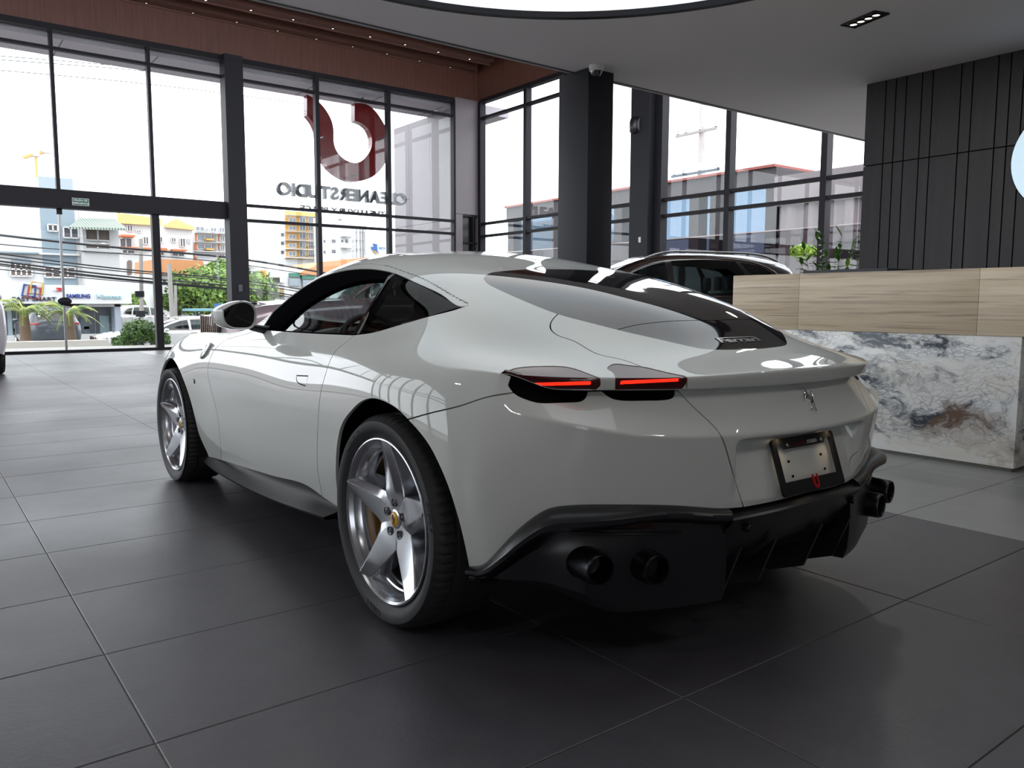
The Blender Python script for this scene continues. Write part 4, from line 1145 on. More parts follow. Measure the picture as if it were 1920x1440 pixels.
for a in (0, math.pi, -math.pi/2):
    MB().tube([(cx+.05*math.cos(a), cy, cz+.05*math.sin(a)), (cx+.175*math.cos(a), cy+.165*math.sin(a)*math.sin(tl_), cz+.165*math.sin(a))], [.016, .011], 8).build('steering_spoke', CHROME, SWO, 60)
def seat(x):
    o = None
    rows = []
    for t in np.linspace(0, 1, 13):
        z = .42+.60*t; y = .88-.26*t; hw = .24-.02*t+(.0 if t < .75 else -.12*(t-.75)/.25)
        th = .12-.04*t
        sec = []
        for a in np.linspace(0, 2*math.pi, 24, endpoint=False):
            c, s_ = math.cos(a), math.sin(a)
            sec.append((x+hw*math.copysign(abs(c)**.5, c), y+th*math.copysign(abs(s_)**.7, s_)-.02*abs(c), z))
        rows.append(sec)
    b = MB().sheet(rows, closed=True); b.add(rows[-1], [tuple(range(24))])
    o = b.build('seat_backrest', RED, CAR, 60)
    hr = []
    for t in np.linspace(0, 1, 7):
        k = math.sin(math.pi*(.12+.76*t)); z = .98+.13*t; y = .605-.02*t
        hr.append([(x+.12*k*math.copysign(abs(math.cos(a))**.6, math.cos(a)), y+.055*k*math.sin(a), z) for a in np.linspace(0, 2*math.pi, 20, endpoint=False)])
    h = MB().sheet(hr, closed=True); h.add(hr[0], [tuple(range(20))]); h.add(hr[-1], [tuple(range(20))]); h.build('headrest', DARKLEATHER, o, 60)
    MB().box((x-.25, .80, .30), (x+.25, 1.32, .46)).build('seat_cushion', RED, CAR, bevel=.05, seg=3)
seat(-.37); seat(.37)
MB().box((-.72, -.25, .60), (.72, .40, .80)).build('rear_shelf', DARKLEATHER, CAR, bevel=.04)
MB().box((-.10, .75, .30), (.10, 1.55, .62)).build('centre_console', DARKLEATHER, CAR, bevel=.03)
# ------------------------------------------------------------------ reception counter
def travertine():
    m = mat('travertine', (.45, .36, .27), .42); n = N(m); g = n.geo((1, .30, 6.0))
    a = n.noise(g, 1.5, 8, .66, .7); b = n.noise(n.geo((1, .55, 24)), 2.0, 5, .6, .2); c = n.noise(n.geo((1, 1, 1)), .9, 3, .5)
    col = n.ramp(a, [(.28, (.36, .26, .17)), (.45, (.56, .44, .30)), (.6, (.66, .54, .40)), (.78, (.60, .49, .37))])
    col = n.mix(n.ramp(b, [(.54, (0,)), (.66, (.8,))]), col, (.26, .19, .13))
    col = n.mix(n.ramp(c, [(.35, (0,)), (.7, (.22,))]), col, (.46, .43, .39))
    n.link(col, n.b.inputs['Base Color']); n.bump(b, .15, .003); return m
def marble():
    m = mat('blue veined marble', (.8, .8, .8), .22); n = N(m); g = n.geo((1, 1, 1))
    warp = n.new('ShaderNodeTexNoise'); warp.inputs['Scale'].default_value = 1.5; warp.inputs['Detail'].default_value = 5; n.link(g, warp.inputs['Vector'])
    vm = n.new('ShaderNodeVectorMath'); vm.operation = 'MULTIPLY_ADD'; vm.inputs[1].default_value = (.9, .9, .9)
    n.link(warp.outputs['Color'], vm.inputs[0])
    mp = n.new('ShaderNodeMapping'); mp.inputs['Rotation'].default_value = (math.radians(33), 0, 0); mp.inputs['Scale'].default_value = (1, .75, 2.1)
    n.link(g, mp.inputs['Vector']); n.link(mp.outputs['Vector'], vm.inputs[2])
    w = vm.outputs['Vector']
    big = n.noise(w, 1.05, 8, .60, .5)                      # dark clouds
    mus = n.noise(w, 2.6, 10, .70, .5)                      # ragged edges
    vor = n.new('ShaderNodeTexVoronoi'); vor.feature = 'DISTANCE_TO_EDGE'; vor.inputs['Scale'].default_value = 7; n.link(w, vor.inputs['Vector'])
    vor2 = n.new('ShaderNodeTexVoronoi'); vor2.feature = 'DISTANCE_TO_EDGE'; vor2.inputs['Scale'].default_value = 17; n.link(w, vor2.inputs['Vector'])
    base = n.ramp(n.noise(w, 1.6, 5), [(.35, (.78, .75, .70)), (.65, (.86, .87, .88))])
    gold = n.ramp(n.noise(w, 1.3, 6, .55, 1.0), [(.482, (0,)), (.50, (.5,)), (.518, (0,))])
    c = n.mix(gold, base, (.48, .38, .24))
    area = n.ramp(big, [(.47, (0,)), (.55, (1,))])
    v1 = n.ramp(vor.outputs['Distance'], [(.0, (.35,)), (.03, (.12,)), (.07, (0,))])
    v2 = n.ramp(vor2.outputs['Distance'], [(.0, (.6,)), (.05, (.25,)), (.13, (0,))])
    vv = n.mix(1.0, n.mix(1.0, v1, v2, 'LIGHTEN'), area, 'MULTIPLY')
    c = n.mix(vv, c, (.05, .07, .10))
    haze = n.mix(1.0, n.ramp(big, [(.46, (0,)), (.57, (.5,))]), n.ramp(mus, [(.40, (0,)), (.62, (1,))]), 'MULTIPLY')
    c = n.mix(haze, c, (.13, .17, .23))
    solid = n.ramp(mus, [(.50, (0,)), (.57, (.95,))]); solid = n.mix(1.0, solid, n.ramp(big, [(.495, (0,)), (.555, (1,))]), 'MULTIPLY')
    c = n.mix(solid, c, (.026, .040, .062))
    brown = n.mix(1.0, n.ramp(n.noise(n.geo((1, 1, 1), loc=(3, 5, 1)), 1.3, 4), [(.66, (0,)), (.70, (.8,))]), n.ramp(mus, [(.4, (.3,)), (.6, (1,))]), 'MULTIPLY')
    c = n.mix(brown, c, (.20, .12, .07))
    n.link(c, n.b.inputs['Base Color']); return m
TRAV, MARB = travertine(), marble()
rc = empty('reception_counter', (3.34, 1.0, 0), label='long reception counter of travertine above blue veined white marble', cat='counter')
y1, y2, ye = 1.95-1.0, -2.6-1.0, -.235-1.0
for a, b in ((y1, y1-.62), (y1-.62, y1-1.92), (y1-1.92, y2)):      # band of travertine slabs
    MB().box((0, b+.0008, .856), (.62, a-.0008, 1.286)).build('travertine_slab', TRAV, rc, bevel=.002)
MB().box((.004, ye, .025), (.60, y1-.15, .855)).build('marble_slab', MARB, rc, bevel=.002)
MB().box((.03, ye+.02, 0), (.58, y1-.2, .026)).build('plinth', mat('plinth grey', (.20, .19, .17), .6), rc)
# dark trough with plants behind the counter
tr = tag(MB().box((4.30, 1.15, .0), (4.85, 1.93, 1.352)).build('planter', mat('planter charcoal', (.028, .028, .036), .5), bevel=.006), 'tall charcoal planter box rising behind the travertine counter', 'planter')
LEAF = mat('leaf green', (.08, .22, .02), .38); LEAF2 = mat('leaf yellow green', (.30, .42, .03), .4)
for _m, _a, _b in ((LEAF, (.035, .13, .012), (.13, .30, .03)), (LEAF2, (.16, .32, .02), (.42, .55, .05))):
    _q = N(_m); _q.link(_q.ramp(_q.noise(_q.geo(), 14, 2), [(.35, _a), (.7, _b)]), _q.b.inputs['Base Color'])
STEM = mat('stem', (.12, .13, .04), .6)
def leaf(mb, base, d, up, L, w):
    d = Vector(d).normalized(); s = d.cross(Vector(up)).normalized(); n = s.cross(d); b = Vector(base)
    prof = [(0, .08), (.2, .7), (.45, 1.0), (.7, .75), (.9, .3), (1, 0)]
    rows = []
    for t, k in prof:
        c = b+d*L*t-n*(.18*L*t*t)
        rows.append([c-s*w*k*.5+n*.05*w, c-n*.08*w, c+s*w*k*.5+n*.05*w])
    mb.sheet(rows)
def frond(parent, base, tip, n=9, L=.10, w=.030, m=None, rng=None):
    b, t = Vector(base), Vector(tip); mid = (b+t)/2+Vector((0, 0, .06))
    pts = [b*(1-u)**2+mid*2*u*(1-u)+t*u*u for u in np.linspace(0, 1, 9)]
    mb = MB(); mb.tube(pts, [.007-.0006*i for i in range(9)], 5)
    f = mb.build('stem', STEM, parent, 60)
    lm = MB()
    for i in range(n):
        u = .3+.7*i/(n-1); p = b*(1-u)**2+mid*2*u*(1-u)+t*u*u; d = ((t-b).normalized())
        side = d.cross(Vector((0, 0, 1))).normalized()
        for s in ((1, -1) if i < n-1 else (0,)):
            dd = d*.5+side*s*1.0+Vector((rng.uniform(-.3, .3), rng.uniform(-.3, .3), rng.uniform(-.35, .25)))
            leaf(lm, p, dd, Vector((0, 0, 1)), L*rng.uniform(.8, 1.15), w)
    lm.build('leaves', m or LEAF, f, 60)
rng = random.Random(4)
POT = mat('pot charcoal', (.03, .03, .035), .6)
def plant(label, x, y, z0, fr, m, L, w):
    p = empty('potted_plant', (x, y, 0), label=label, cat='plant')
    MB().lathe([(.0, .0), (.17, .0), (.24, .5), (.25, .52), (.22, .52), (.21, .46), (.0, .46)], 24, 'z').build('pot', POT, p, 40)
    for dx, dy, h in fr: frond(p, (dx*.15, dy*.15, .46), (dx, dy, z0+h), n=13, L=L, w=w, m=m, rng=rng)
plant('dark green feathery plant standing beyond the end of the panelled wall', 7.55, 3.62, 1.35, ((.0, .42, .42), (.1, .30, .55), (-.1, .12, .62), (.05, -.08, .58), (-.15, .35, .22), (.15, .18, .32), (-.1, -.1, .30), (.0, .05, .12), (.1, -.2, .42)), LEAF, .16, .055)
plant('yellow green leafy plant standing close beside the panelled wall', 7.5, 3.12, 1.30, ((0, .26, .22), (.1, .12, .34), (-.1, -.02, .42), (.05, -.14, .55), (-.1, .2, .05), (.1, -.1, .22), (0, .08, .10), (0, -.2, .36)), LEAF2, .15, .055)
# ------------------------------------------------------------------ round lit disc on the dark wall
rd = empty('round_wall_light', (6.54, .62, 2.42), label='round bluish glowing disc on the dark panelled wall', cat='wall light')
MB().lathe([(.0, -.05), (.50, -.05), (.515, -.045)], 64, 'x').build('disc', mat('disc glow', (.7, .85, .95), .4, emit=(.60, .80, .93), estr=.62), rd)
MB().lathe([(.515, -.045), (.525, -.04), (.525, .03)], 64, 'x').build('rim', DARK, rd, 40)
# ------------------------------------------------------------------ small things
sl = empty('ceiling_spot_box', (4.59, 1.615, HC), label='black recessed ceiling box with four small warm spots', cat='ceiling light')
sl.rotation_euler = (0, 0, math.radians(-15)+math.pi/2*0)
MB().box((-.085, -.19, -.012), (-.068, .19, -.0005)).box((.068, -.19, -.012), (.085, .19, -.0005)).box((-.068, -.19, -.012), (.068, -.173, -.0005)).box((-.068, .173, -.012), (.068, .19, -.0005)).build('housing', DARK, sl)
MB().box((-.068, -.173, -.004), (.068, .173, -.0005)).build('back_plate', mat('recess black', (.004, .004, .005), .3), sl)
for k in range(4):
    r_ = MB().lathe([(.030, -.002), (.032, -.010), (.038, -.010), (.039, .004)], 20, 'z').build('spot_ring', DARK, sl, 40, loc=(0, -.125+.083*k, -.004))
    MB().lathe([(.0, -.003), (.030, -.003)], 16, 'z').build('spot_lens', SPOT, r_)
def spot_light(parent, energy):
    ld = bpy.data.lights.new('ceiling_spot', 'AREA'); ld.shape = 'RECTANGLE'; ld.size = .12; ld.size_y = .34; ld.energy = energy; ld.color = (1, .95, .90)
    lo = bpy.data.objects.new('ceiling_spot', ld); lo.location = (0, 0, -.02); lo.parent = parent; COL.objects.link(lo)
spot_light(sl, 10)
for k, (x, y) in enumerate(((-2.6, -3.6), (-.2, -3.9), (2.4, -3.6), (-4.6, -1.4), (-4.4, 1.6), (4.6, -1.6))):  # added copies out of view: fill light for the car's rear and the floor
    o = dup(sl, None, (x, y, HC), 0.0); o['label'] = 'black ceiling spot box added as fill light behind the viewer, number %d from the left' % (k+1) if False else ('black ceiling spot box added as fill light %s' % ('over the left rear of the room', 'over the middle rear of the room', 'over the right rear of the room', 'left of the luminous disc, rear one', 'left of the luminous disc, front one', 'over the reception counter rear')[k])
    for ch_ in list(o.children):
        if ch_.type == 'LIGHT': ch_.data = ch_.data.copy(); ch_.data.energy = (11, 11, 11, 16, 16, 11)[k]
dm = empty('dome_camera', (3.69, 4.02, HC), label='white dome security camera on the ceiling above the dark column', cat='camera')
MB().lathe([(.0, 0), (.075, 0), (.078, -.01), (.074, -.055), (.060, -.06)], 32, 'z').build('base', mat('white plastic', (.75, .75, .74), .4), dm, 40)
MB().lathe([(.060, -.058), (.056, -.085), (.040, -.108), (.0, -.118)], 28, 'z').build('dome', mat('smoked dome', (.02, .02, .022), .06, coat=1), dm, 60)
sp = empty('wall_speaker', (10.62, 10.24, 4.86), label='small black speaker on the side window column', cat='speaker')
MB().lathe([(.0, -.17), (.09, -.165), (.125, -.13), (.135, -.02), (.13, .08), (.10, .16), (.0, .18)], 24, 'z').build('cabinet', BLACKSATIN, sp, 60).scale = (1.0, .85, 1.05)
MB().lathe([(.0, -.012), (.09, -.010), (.105, .0)], 24, 'y').build('grille', mat('speaker grille', (.12, .12, .13), .5, .5), sp, 40, loc=(.02, -.13, 0)).scale = (.9, 1, 1.35)
MB().tube([(.05, .02, 0), (.18, .0, .03)], .015, 8).build('bracket', DARK, sp)
se = tag(MB().box((10.59, 10.0, 2.36), (10.615, 10.06, 2.48)).build('alarm_sensor', mat('white plastic', (.75, .75, .74), .4), bevel=.008), 'small white alarm sensor low on the side window column', 'sensor')
ex = empty('exit_sign', (.865, YF-.17, 3.10), label='small green emergency exit sign on the door header', cat='sign')
MB().box((-.155, -.01, -.075), (.155, 0, .075)).build('plate', mat('sign white', (.75, .8, .77), .5), ex)
MB().box((-.145, -.012, -.066), (.145, -.009, .066)).build('field', mat('sign green', (.012, .13, .085), .5), ex)
for s_, z_ in (('SALIDA DE', .03), ('EMERGENCIA', -.03)):
    o = link('sign_lettering', text_mesh(s_, .052, .002, bold=.001), mat('sign lettering', (.85, .9, .87), .5), ex, loc=(0, -.013, z_), rot=(math.pi/2, 0, 0))
tag(MB().box((4.0, YF-.325, 1.30), (4.09, YF-.301, 1.46)).build('wall_switch', mat('switch grey', (.10, .10, .11), .5), bevel=.006), 'small grey access panel on the dark entrance column', 'switch')
tag(MB().lathe([(.0, -.03), (.05, -.025), (.055, .0)], 16, 'z').build('ceiling_sensor', mat('white plastic', (.75, .75, .74), .4), smooth=40, loc=(9.75, YF+.35, 6.28)), 'tiny white sensor under the soffit outside by the corner', 'sensor')
# red logo and standing letters outside the glass (they face the street)
SIGNRED = mat('sign red', (.20, .012, .016), .12, coat=.6); SIGNSTEEL = mat('sign dark steel', (.09, .09, .10), .35, .8)
lg = empty('logo_sign', (7.15, YF+.42, 5.3), label='large red curved logo hanging outside the front glass', cat='sign')
def _lp(px, py): p = on(px, py, 1, YF+.42); return (p[0]-7.15, p[2]-5.3)
zf = 360/1571.
def _z(x, y): return _lp(500+x*zf, 160+y*zf)
outer = [_z(*p) for p in ((330,75), (420,130), (490,210), (535,300), (548,390), (552,480), (575,540), (630,600), (700,632), (760,628), (810,590), (845,540), (862,480), (855,410), (825,350), (775,310), (720,290), (720,145), (800,150), (880,200), (945,290), (990,380), (1005,480), (990,590), (940,680), (870,745), (780,780), (690,785), (600,750), (520,690), (460,610), (425,520), (415,440), (405,370), (375,300), (330,245))]
def _arc(i, j): return [tuple(p) for p in curve([outer[k % len(outer)] for k in range(i, j+1)], 5*(j-i))]
outer = _arc(0, 16)+_arc(17, 35)
MB().prism(outer, .22, org=(0, 0, 0), ex=(1, 0, 0), ey=(0, 0, 1), ez=(0, 1, 0)).build('logo', SIGNRED, lg, 40)
for x_, z_ in ((.25, .9), (-.85, -.2), (.9, .0), (.1, -1.0)): MB().tube([(x_, -.42, z_), (x_, .05, z_)], .02, 6).build('fixing_rod', SIGNSTEEL, lg)
def letters(s, px0, px1, pyc, h, m, label, name='letter_sign', depth=.12, Yp=YF+.45):
    a, b = on(px0, pyc[0], 1, Yp), on(px1, pyc[1], 1, Yp)
    root = empty(name, ((a[0]+b[0])/2, Yp, (a[2]+b[2])/2), label=label, cat='sign')
    me = text_mesh(s, 1.0, .1); w = max(v.co.x for v in me.vertices)-min(v.co.x for v in me.vertices); bpy.data.meshes.remove(me)
    k = abs(b[0]-a[0])/w; x = abs(b[0]-a[0])/2
    for ch in s:
        me = text_mesh(ch, 1.0, .1, align='LEFT', bold=.034); xs = [v.co.x for v in me.vertices]
        adv = (max(xs)-min(xs)+.085) if xs else .3
        if xs:
            mb = MB(); x0 = min(xs)
            # the letters face the street (+y): seen from inside they read mirrored, so x runs to the left
            mb.add([(-(v.co.x-x0)*k, v.co.z*10*depth, v.co.y*h/.72) for v in me.vertices], [tuple(f.vertices) for f in me.polygons])
            o = mb.build('letter', m, root); o.location = (x, 0, 0)
        bpy.data.meshes.remove(me); x -= adv*k*.945
    for t in (-.45, 0, .45): MB().tube([(abs(b[0]-a[0])*t, -(Yp-YF), -.02), (abs(b[0]-a[0])*t, .03, -.02)], .008, 6).build('fixing_rod', SIGNSTEEL, root)
    return root
letters('CLEANERSTUDIO', 533, 761, (357, 375), .30, SIGNSTEEL, 'standing steel letters outside the front glass, read from the street')
letters('THE LUXURY PLACE', 576, 722, (393, 400), .12, SIGNSTEEL, 'thin small steel letters outside the front glass, low row', depth=.04)
# ------------------------------------------------------------------ the other cars: one tall estate body, three paints
SK = [
 [(0,3.90,.30),(0,3.95,.42),(0,3.97,.60),(0,3.96,.75),(0,3.90,.88),(0,3.80,.95),(0,3.70,.98),(0,3.60,1.0),(0,3.48,1.02),(0,3.35,1.035)],
 [(.68,3.72,.30),(.70,3.77,.42),(.72,3.79,.60),(.71,3.77,.75),(.68,3.71,.88),(.62,3.62,.955),(.52,3.52,.985),(.38,3.42,1.01),(.2,3.32,1.03),(0,3.22,1.045)],
 _st(3.3, (.90,.28),(.95,.44),(.965,.64),(.955,.82),(.905,.95),(.82,1.005),(.68,1.025),(.50,1.04),(.27,1.055),(0,1.06)),
 _st(2.6, (.93,.28),(.965,.45),(.975,.66),(.965,.85),(.93,.985),(.86,1.05),(.72,1.08),(.53,1.095),(.30,1.105),(0,1.11)),
 _st(2.15,(.93,.28),(.96,.45),(.97,.66),(.965,.86),(.94,1.0),(.88,1.07),(.78,1.115),(.62,1.15),(.36,1.18),(0,1.19)),
 _st(1.7, (.93,.28),(.96,.45),(.97,.66),(.965,.86),(.945,1.01),(.89,1.085),(.82,1.23),(.70,1.36),(.42,1.42),(0,1.44)),
 _st(1.2, (.93,.28),(.96,.45),(.97,.66),(.965,.86),(.945,1.01),(.895,1.09),(.83,1.31),(.70,1.555),(.42,1.625),(0,1.645)),
 _st(.6,  (.93,.28),(.96,.45),(.97,.66),(.97,.86),(.95,1.01),(.90,1.095),(.835,1.33),(.705,1.60),(.43,1.68),(0,1.70)),
 _st(.0,  (.93,.28),(.965,.45),(.98,.66),(.975,.86),(.95,1.02),(.895,1.105),(.83,1.34),(.70,1.59),(.43,1.67),(0,1.69)),
 _st(-.5, (.92,.30),(.955,.46),(.97,.66),(.965,.87),(.935,1.03),(.875,1.12),(.80,1.34),(.67,1.53),(.42,1.615),(0,1.64)),
 [(.86,-.82,.34),(.90,-.83,.48),(.915,-.83,.67),(.905,-.83,.88),(.87,-.82,1.04),(.81,-.81,1.13),(.73,-.79,1.32),(.61,-.78,1.46),(.39,-.80,1.545),(0,-.82,1.575)],
 [(.62,-.96,.38),(.66,-.98,.50),(.68,-.985,.68),(.67,-.985,.88),(.64,-.97,1.04),(.60,-.955,1.13),(.54,-.90,1.31),(.46,-.85,1.44),(.30,-.86,1.525),(0,-.88,1.55)],
 [(.0,-.98,.40),(.0,-1.0,.52),(.0,-1.005,.70),(.0,-1.0,.89),(.0,-.985,1.04),(.0,-.97,1.13),(.0,-.93,1.30),(.0,-.895,1.42),(.0,-.885,1.5),(0,-.885,1.545)],
]
SK = np.array(SK, float)
_tu = np.r_[0, np.cumsum(np.linalg.norm(np.diff(SK, axis=0), axis=2).mean(1))]
_tv = np.r_[0, np.cumsum(np.linalg.norm(np.diff(SK[3:9], axis=1), axis=2).mean(0))]
_L = cspline(_tu, SK)(np.linspace(0, _tu[-1], 300))
_Lm = np.concatenate([_L, _L[:, 8:9]*MIR, _L[:, 7:8]*MIR], axis=1)
_G = cspline(np.r_[_tv, _tv[9]+(_tv[9]-_tv[8]), _tv[9]+(_tv[9]-_tv[7])], _Lm.transpose(1, 0, 2))(np.linspace(0, _tv[9], 110)).transpose(1, 0, 2)
_G[:, -1, 0] = 0; _G[0, :, 0] = 0; _G[-1, :, 0] = 0
V = _G.reshape(-1, 3)*MIR; T = grid_tris(_G, 0); SRC = np.zeros(len(T), int)
NRM = vnormals(V, T)
if NRM[(np.abs(V[:, 1]-.6) < .1) & (V[:, 0] < -.9)][:, 0].mean() > 0: T = T[:, ::-1]; NRM = -NRM
LAB = np.array(['body']*len(T), dtype='U16')
SBV = BVHTree.FromPolygons([tuple(p) for p in V], [tuple(t) for t in T])
def side_poly(pts, closed=True):
    p = np.array(pts, float); q = np.concatenate([p, p[:1]])
    def f(P):
        Q = P[:, 1:3]; A3 = np.c_[np.zeros(len(p)), q[:-1]]; B3 = np.c_[np.zeros(len(p)), q[1:]]
        d = _sd(np.c_[np.zeros(len(Q)), Q], A3, B3); s = np.where(inpoly(Q, p), -d, d)
        return np.where(np.abs(P[:, 0]) > .42, s, 1.0)
    return FnRegion(f)
def wheel_cut(yc): return FnRegion(lambda P: np.where(P[:, 2] < .95, np.hypot(P[:, 1]-yc, np.maximum(P[:, 2]-.36, 0))-.41, 1.0))
region('arch', wheel_cut(0.0)); region('arch', wheel_cut(2.9))
GW1 = [(2.02, 1.125), (1.62, 1.36), (1.25, 1.515), (1.0, 1.56), (.98, 1.115)]
GW2 = [(.90, 1.115), (.92, 1.565), (.5, 1.585), (.05, 1.565), (-.05, 1.40), (-.10, 1.135)]
GW3 = [(-.20, 1.145), (-.13, 1.40), (-.02, 1.55), (-.30, 1.50), (-.50, 1.38), (-.62, 1.20)]
region('win1', side_poly(GW1), over=['body']); region('win2', side_poly(GW2), over=['body']); region('win3', side_poly(GW3), over=['body'])
region('windshield', FnRegion(lambda P: np.where(P[:, 2] > 1.1, smax(np.abs(P[:, 0])-(.70-.06*(2.05-P[:, 1])), P[:, 1]-(2.13-.2*P[:, 0]**2), (1.28-.1*P[:, 0]**2)-P[:, 1]), 1.0)), over=['body'])
region('rearwin', FnRegion(lambda P: np.where(P[:, 1] < -.6, smax(np.abs(P[:, 0])-.58, P[:, 2]-1.46, 1.18-P[:, 2]), 1.0)), over=['body'])
for yl in (.94, -.14, 2.12):
    groove(FnRegion(lambda P, yl=yl: np.where((P[:, 2] < 1.11) & (P[:, 2] > .36) & (np.abs(P[:, 0]) > .8), np.abs(P[:, 1]-yl-(.10*np.clip((.6-P[:, 2]), 0, .3) if yl < 0 else 0)), 1.0)), .003, over=['body'])
def side_hit(y, z, off=0.0):
    r = SBV.ray_cast(Vector((-3, y, z)), Vector((1, 0, 0))); return Vector((r[0].x-off, y, z)) if r[0] else None
GLASS_SUV = thin_glass('suv tinted glass', (.30, .36, .36), ior=1.5)
BRONZE = mat('bronze trim', (.28, .20, .17), .25, .9)
RAIL = mat('satin roof rail', (.55, .55, .55), .25, .9)
HEADL = mat('headlamp', (.5, .52, .55), .08, .6, coat=1)
TAILL = mat('tail lamp red', (.25, .01, .01), .15, coat=1)
_sw = {}
def make_suv(name, paint, label, glass=GLASS_SUV):
    root = empty(name, (0, 0, 0), label=label, cat='car')
    skin_part('body_shell', ['body'], paint, root, weld=True, depth=.01)
    skin_part('inner_panel', ['body', 'seam'], BLACKMATT, root, weld=True, depth=0, lift=-.02)
    skin_part('windshield', ['windshield'], glass, root, weld=True, depth=0)
    skin_part('rear_window', ['rearwin'], GLASS_REAR, root, weld=True, depth=0)
    for s, sg_ in (('L', 1), ('R', -1)):
        for w in ('win1', 'win2', 'win3'): skin_part('side_window', [w], glass, root, side=s, depth=0, lift=-.004)
        for outl in ([(2.06, 1.11), (1.62, 1.385), (1.25, 1.54), (1.0, 1.585), (.5, 1.605), (.0, 1.585), (-.30, 1.525), (-.52, 1.40), (-.66, 1.19)], [(2.06, 1.105), (1.0, 1.10), (0, 1.115), (-.66, 1.18)]):
            q = [side_hit(y, z, .003) for y, z in curve(outl, 30)]
            MB().tube([(p.x*sg_, p.y, p.z) for p in q if p], .0085, 6).build('window_trim', BRONZE, root, 60)
        rr = [(-.66*sg_, 1.25, 1.60), (-.67*sg_, 1.1, 1.655), (-.675*sg_, .6, 1.688), (-.67*sg_, .0, 1.678), (-.645*sg_, -.45, 1.625), (-.63*sg_, -.58, 1.575)]
        MB().tube([tuple(p) for p in curve(rr, 24)], .014, 8).build('roof_rail', RAIL, root, 60)
        for y in (.82, -.28):
            h = side_hit(y, .985, .012)
            MB().tube([(h.x*sg_, y+.10, .985), (h.x*sg_-.012*sg_, y+.06, .99), (h.x*sg_-.012*sg_, y-.06, .99), (h.x*sg_, y-.10, .985)], .010, 6).build('door_handle', BRONZE, root, 60)
        MB().lathe([(.0, -.12), (.05, -.11), (.075, -.06), (.08, .03), (.06, .07), (.0, .08)], 16, 'y').build('door_mirror', paint, root, 60, loc=(-1.04*sg_, 1.80, 1.13)).scale = (1.3, .8, .9)
        MB().box((-.16, -.05, -.07), (.16, .05, .07)).build('headlamp', HEADL, root, bevel=.03, loc=(-.66*sg_, 3.70, .80), rot=(0, 0, -sg_*-.55))
        MB().box((-.20, -.05, -.05), (.20, .05, .05)).build('tail_lamp', TAILL, root, bevel=.02, loc=(-.70*sg_, -.90, 1.02), rot=(0, 0, -sg_*.45))
        for y in (0, 2.9):
            w = link('wheel', RIM, None, root); w.location = (-.955*sg_, y, .365); w.rotation_euler = (0, 0, 0 if sg_ > 0 else math.pi); w.scale = (1.02, 1.04, 1.04)
            link('tyre', TY_R, None, w); link('brake_disc', disc, None, w).location = (.115, 0, 0)
            arc = [(y+.42*math.cos(a), .365+.42*math.sin(a)) for a in np.linspace(-.25, math.pi+.25, 19)]
            MB().sheet([[(-sg_*.90, a, b) for a, b in arc], [(-sg_*.60, a, b) for a, b in arc], [(-sg_*.59, y+(a-y)*.2, .365+(b-.365)*.2) for a, b in arc]]).build('wheel_housing', BLACKMATT, root)
    gr = MB().box((-.46, -.02, -.19), (.46, .02, .17)).build('grille', BLACKGLOSS, root, loc=(0, 3.955, .70), bevel=.05)
    for k in range(9): MB().box((-.008, -.03, -.17), (.008, .03, .15)).build('grille_bar', BRONZE, gr, loc=(-.38+.095*k, .0, 0))
    MB().box((-.86, -.7, .24), (.86, 3.5, .30)).build('floor_pan', BLACKMATT, root)
    MB().box((-.80, 1.75, .80), (.80, 2.05, 1.06)).build('dashboard', DARKLEATHER, root, bevel=.05)
    for x, y in ((-.40, 1.05), (.40, 1.05), (-.42, .05), (.42, .05), (0, .05)):
        b = MB().prism([(0, .55), (.14, .55), (.0, 1.16), (-.08, 1.16)], .42, org=(x-.21, y, 0), ex=(0, 1, 0), ey=(0, 0, 1), ez=(1, 0, 0)).build('seat', DARKLEATHER, root, bevel=.04)
        MB().lathe([(.0, -.10), (.06, -.09), (.075, 0), (.06, .09), (.0, .10)], 14, 'z').build('headrest', DARKLEATHER, b, 60, loc=(x, y-.06, 1.29)).scale = (1.6, .7, 1)
    return root
SUV_BLACK = mat('black car paint', (.008, .006, .007), .25, coat=1.0, coat_rough=.02)
SUV_MAUVE = mat('mauve grey car paint', (.28, .22, .25), .30, .35, coat=1.0, coat_rough=.02)
SUV_PALE = mat('pale silver car paint', (.55, .53, .58), .30, .3, coat=1.0, coat_rough=.02)
def repaint(root, old, new):
    for o in [root]+list(root.children_recursive):
        for sl_ in getattr(o, 'material_slots', []):
            if sl_.material == old: sl_.link = 'OBJECT'; sl_.material = new
suv = make_suv('utility_car', SUV_BLACK, 'black SUV with roof rails and tinted windows behind the reception counter')
suv.location = (7.35, 5.32, 0); suv.rotation_euler = (0, 0, math.radians(60)); suv.scale = (1.04, 1.04, 1.04)
suv2 = dup(suv, None, (5.4, 9.9, 0), math.pi/2); suv2.scale = (1, 1, 1); suv2['label'] = 'mauve grey car with upright grille, parked beyond the white coupe'; repaint(suv2, SUV_BLACK, SUV_MAUVE)
suv3 = dup(suv, None, (-2.0, 11.62, 0), 0.0); suv3.scale = (1, 1, 1); suv3['label'] = 'pale silver car cut off by the left edge of the picture'; repaint(suv3, SUV_BLACK, SUV_PALE)
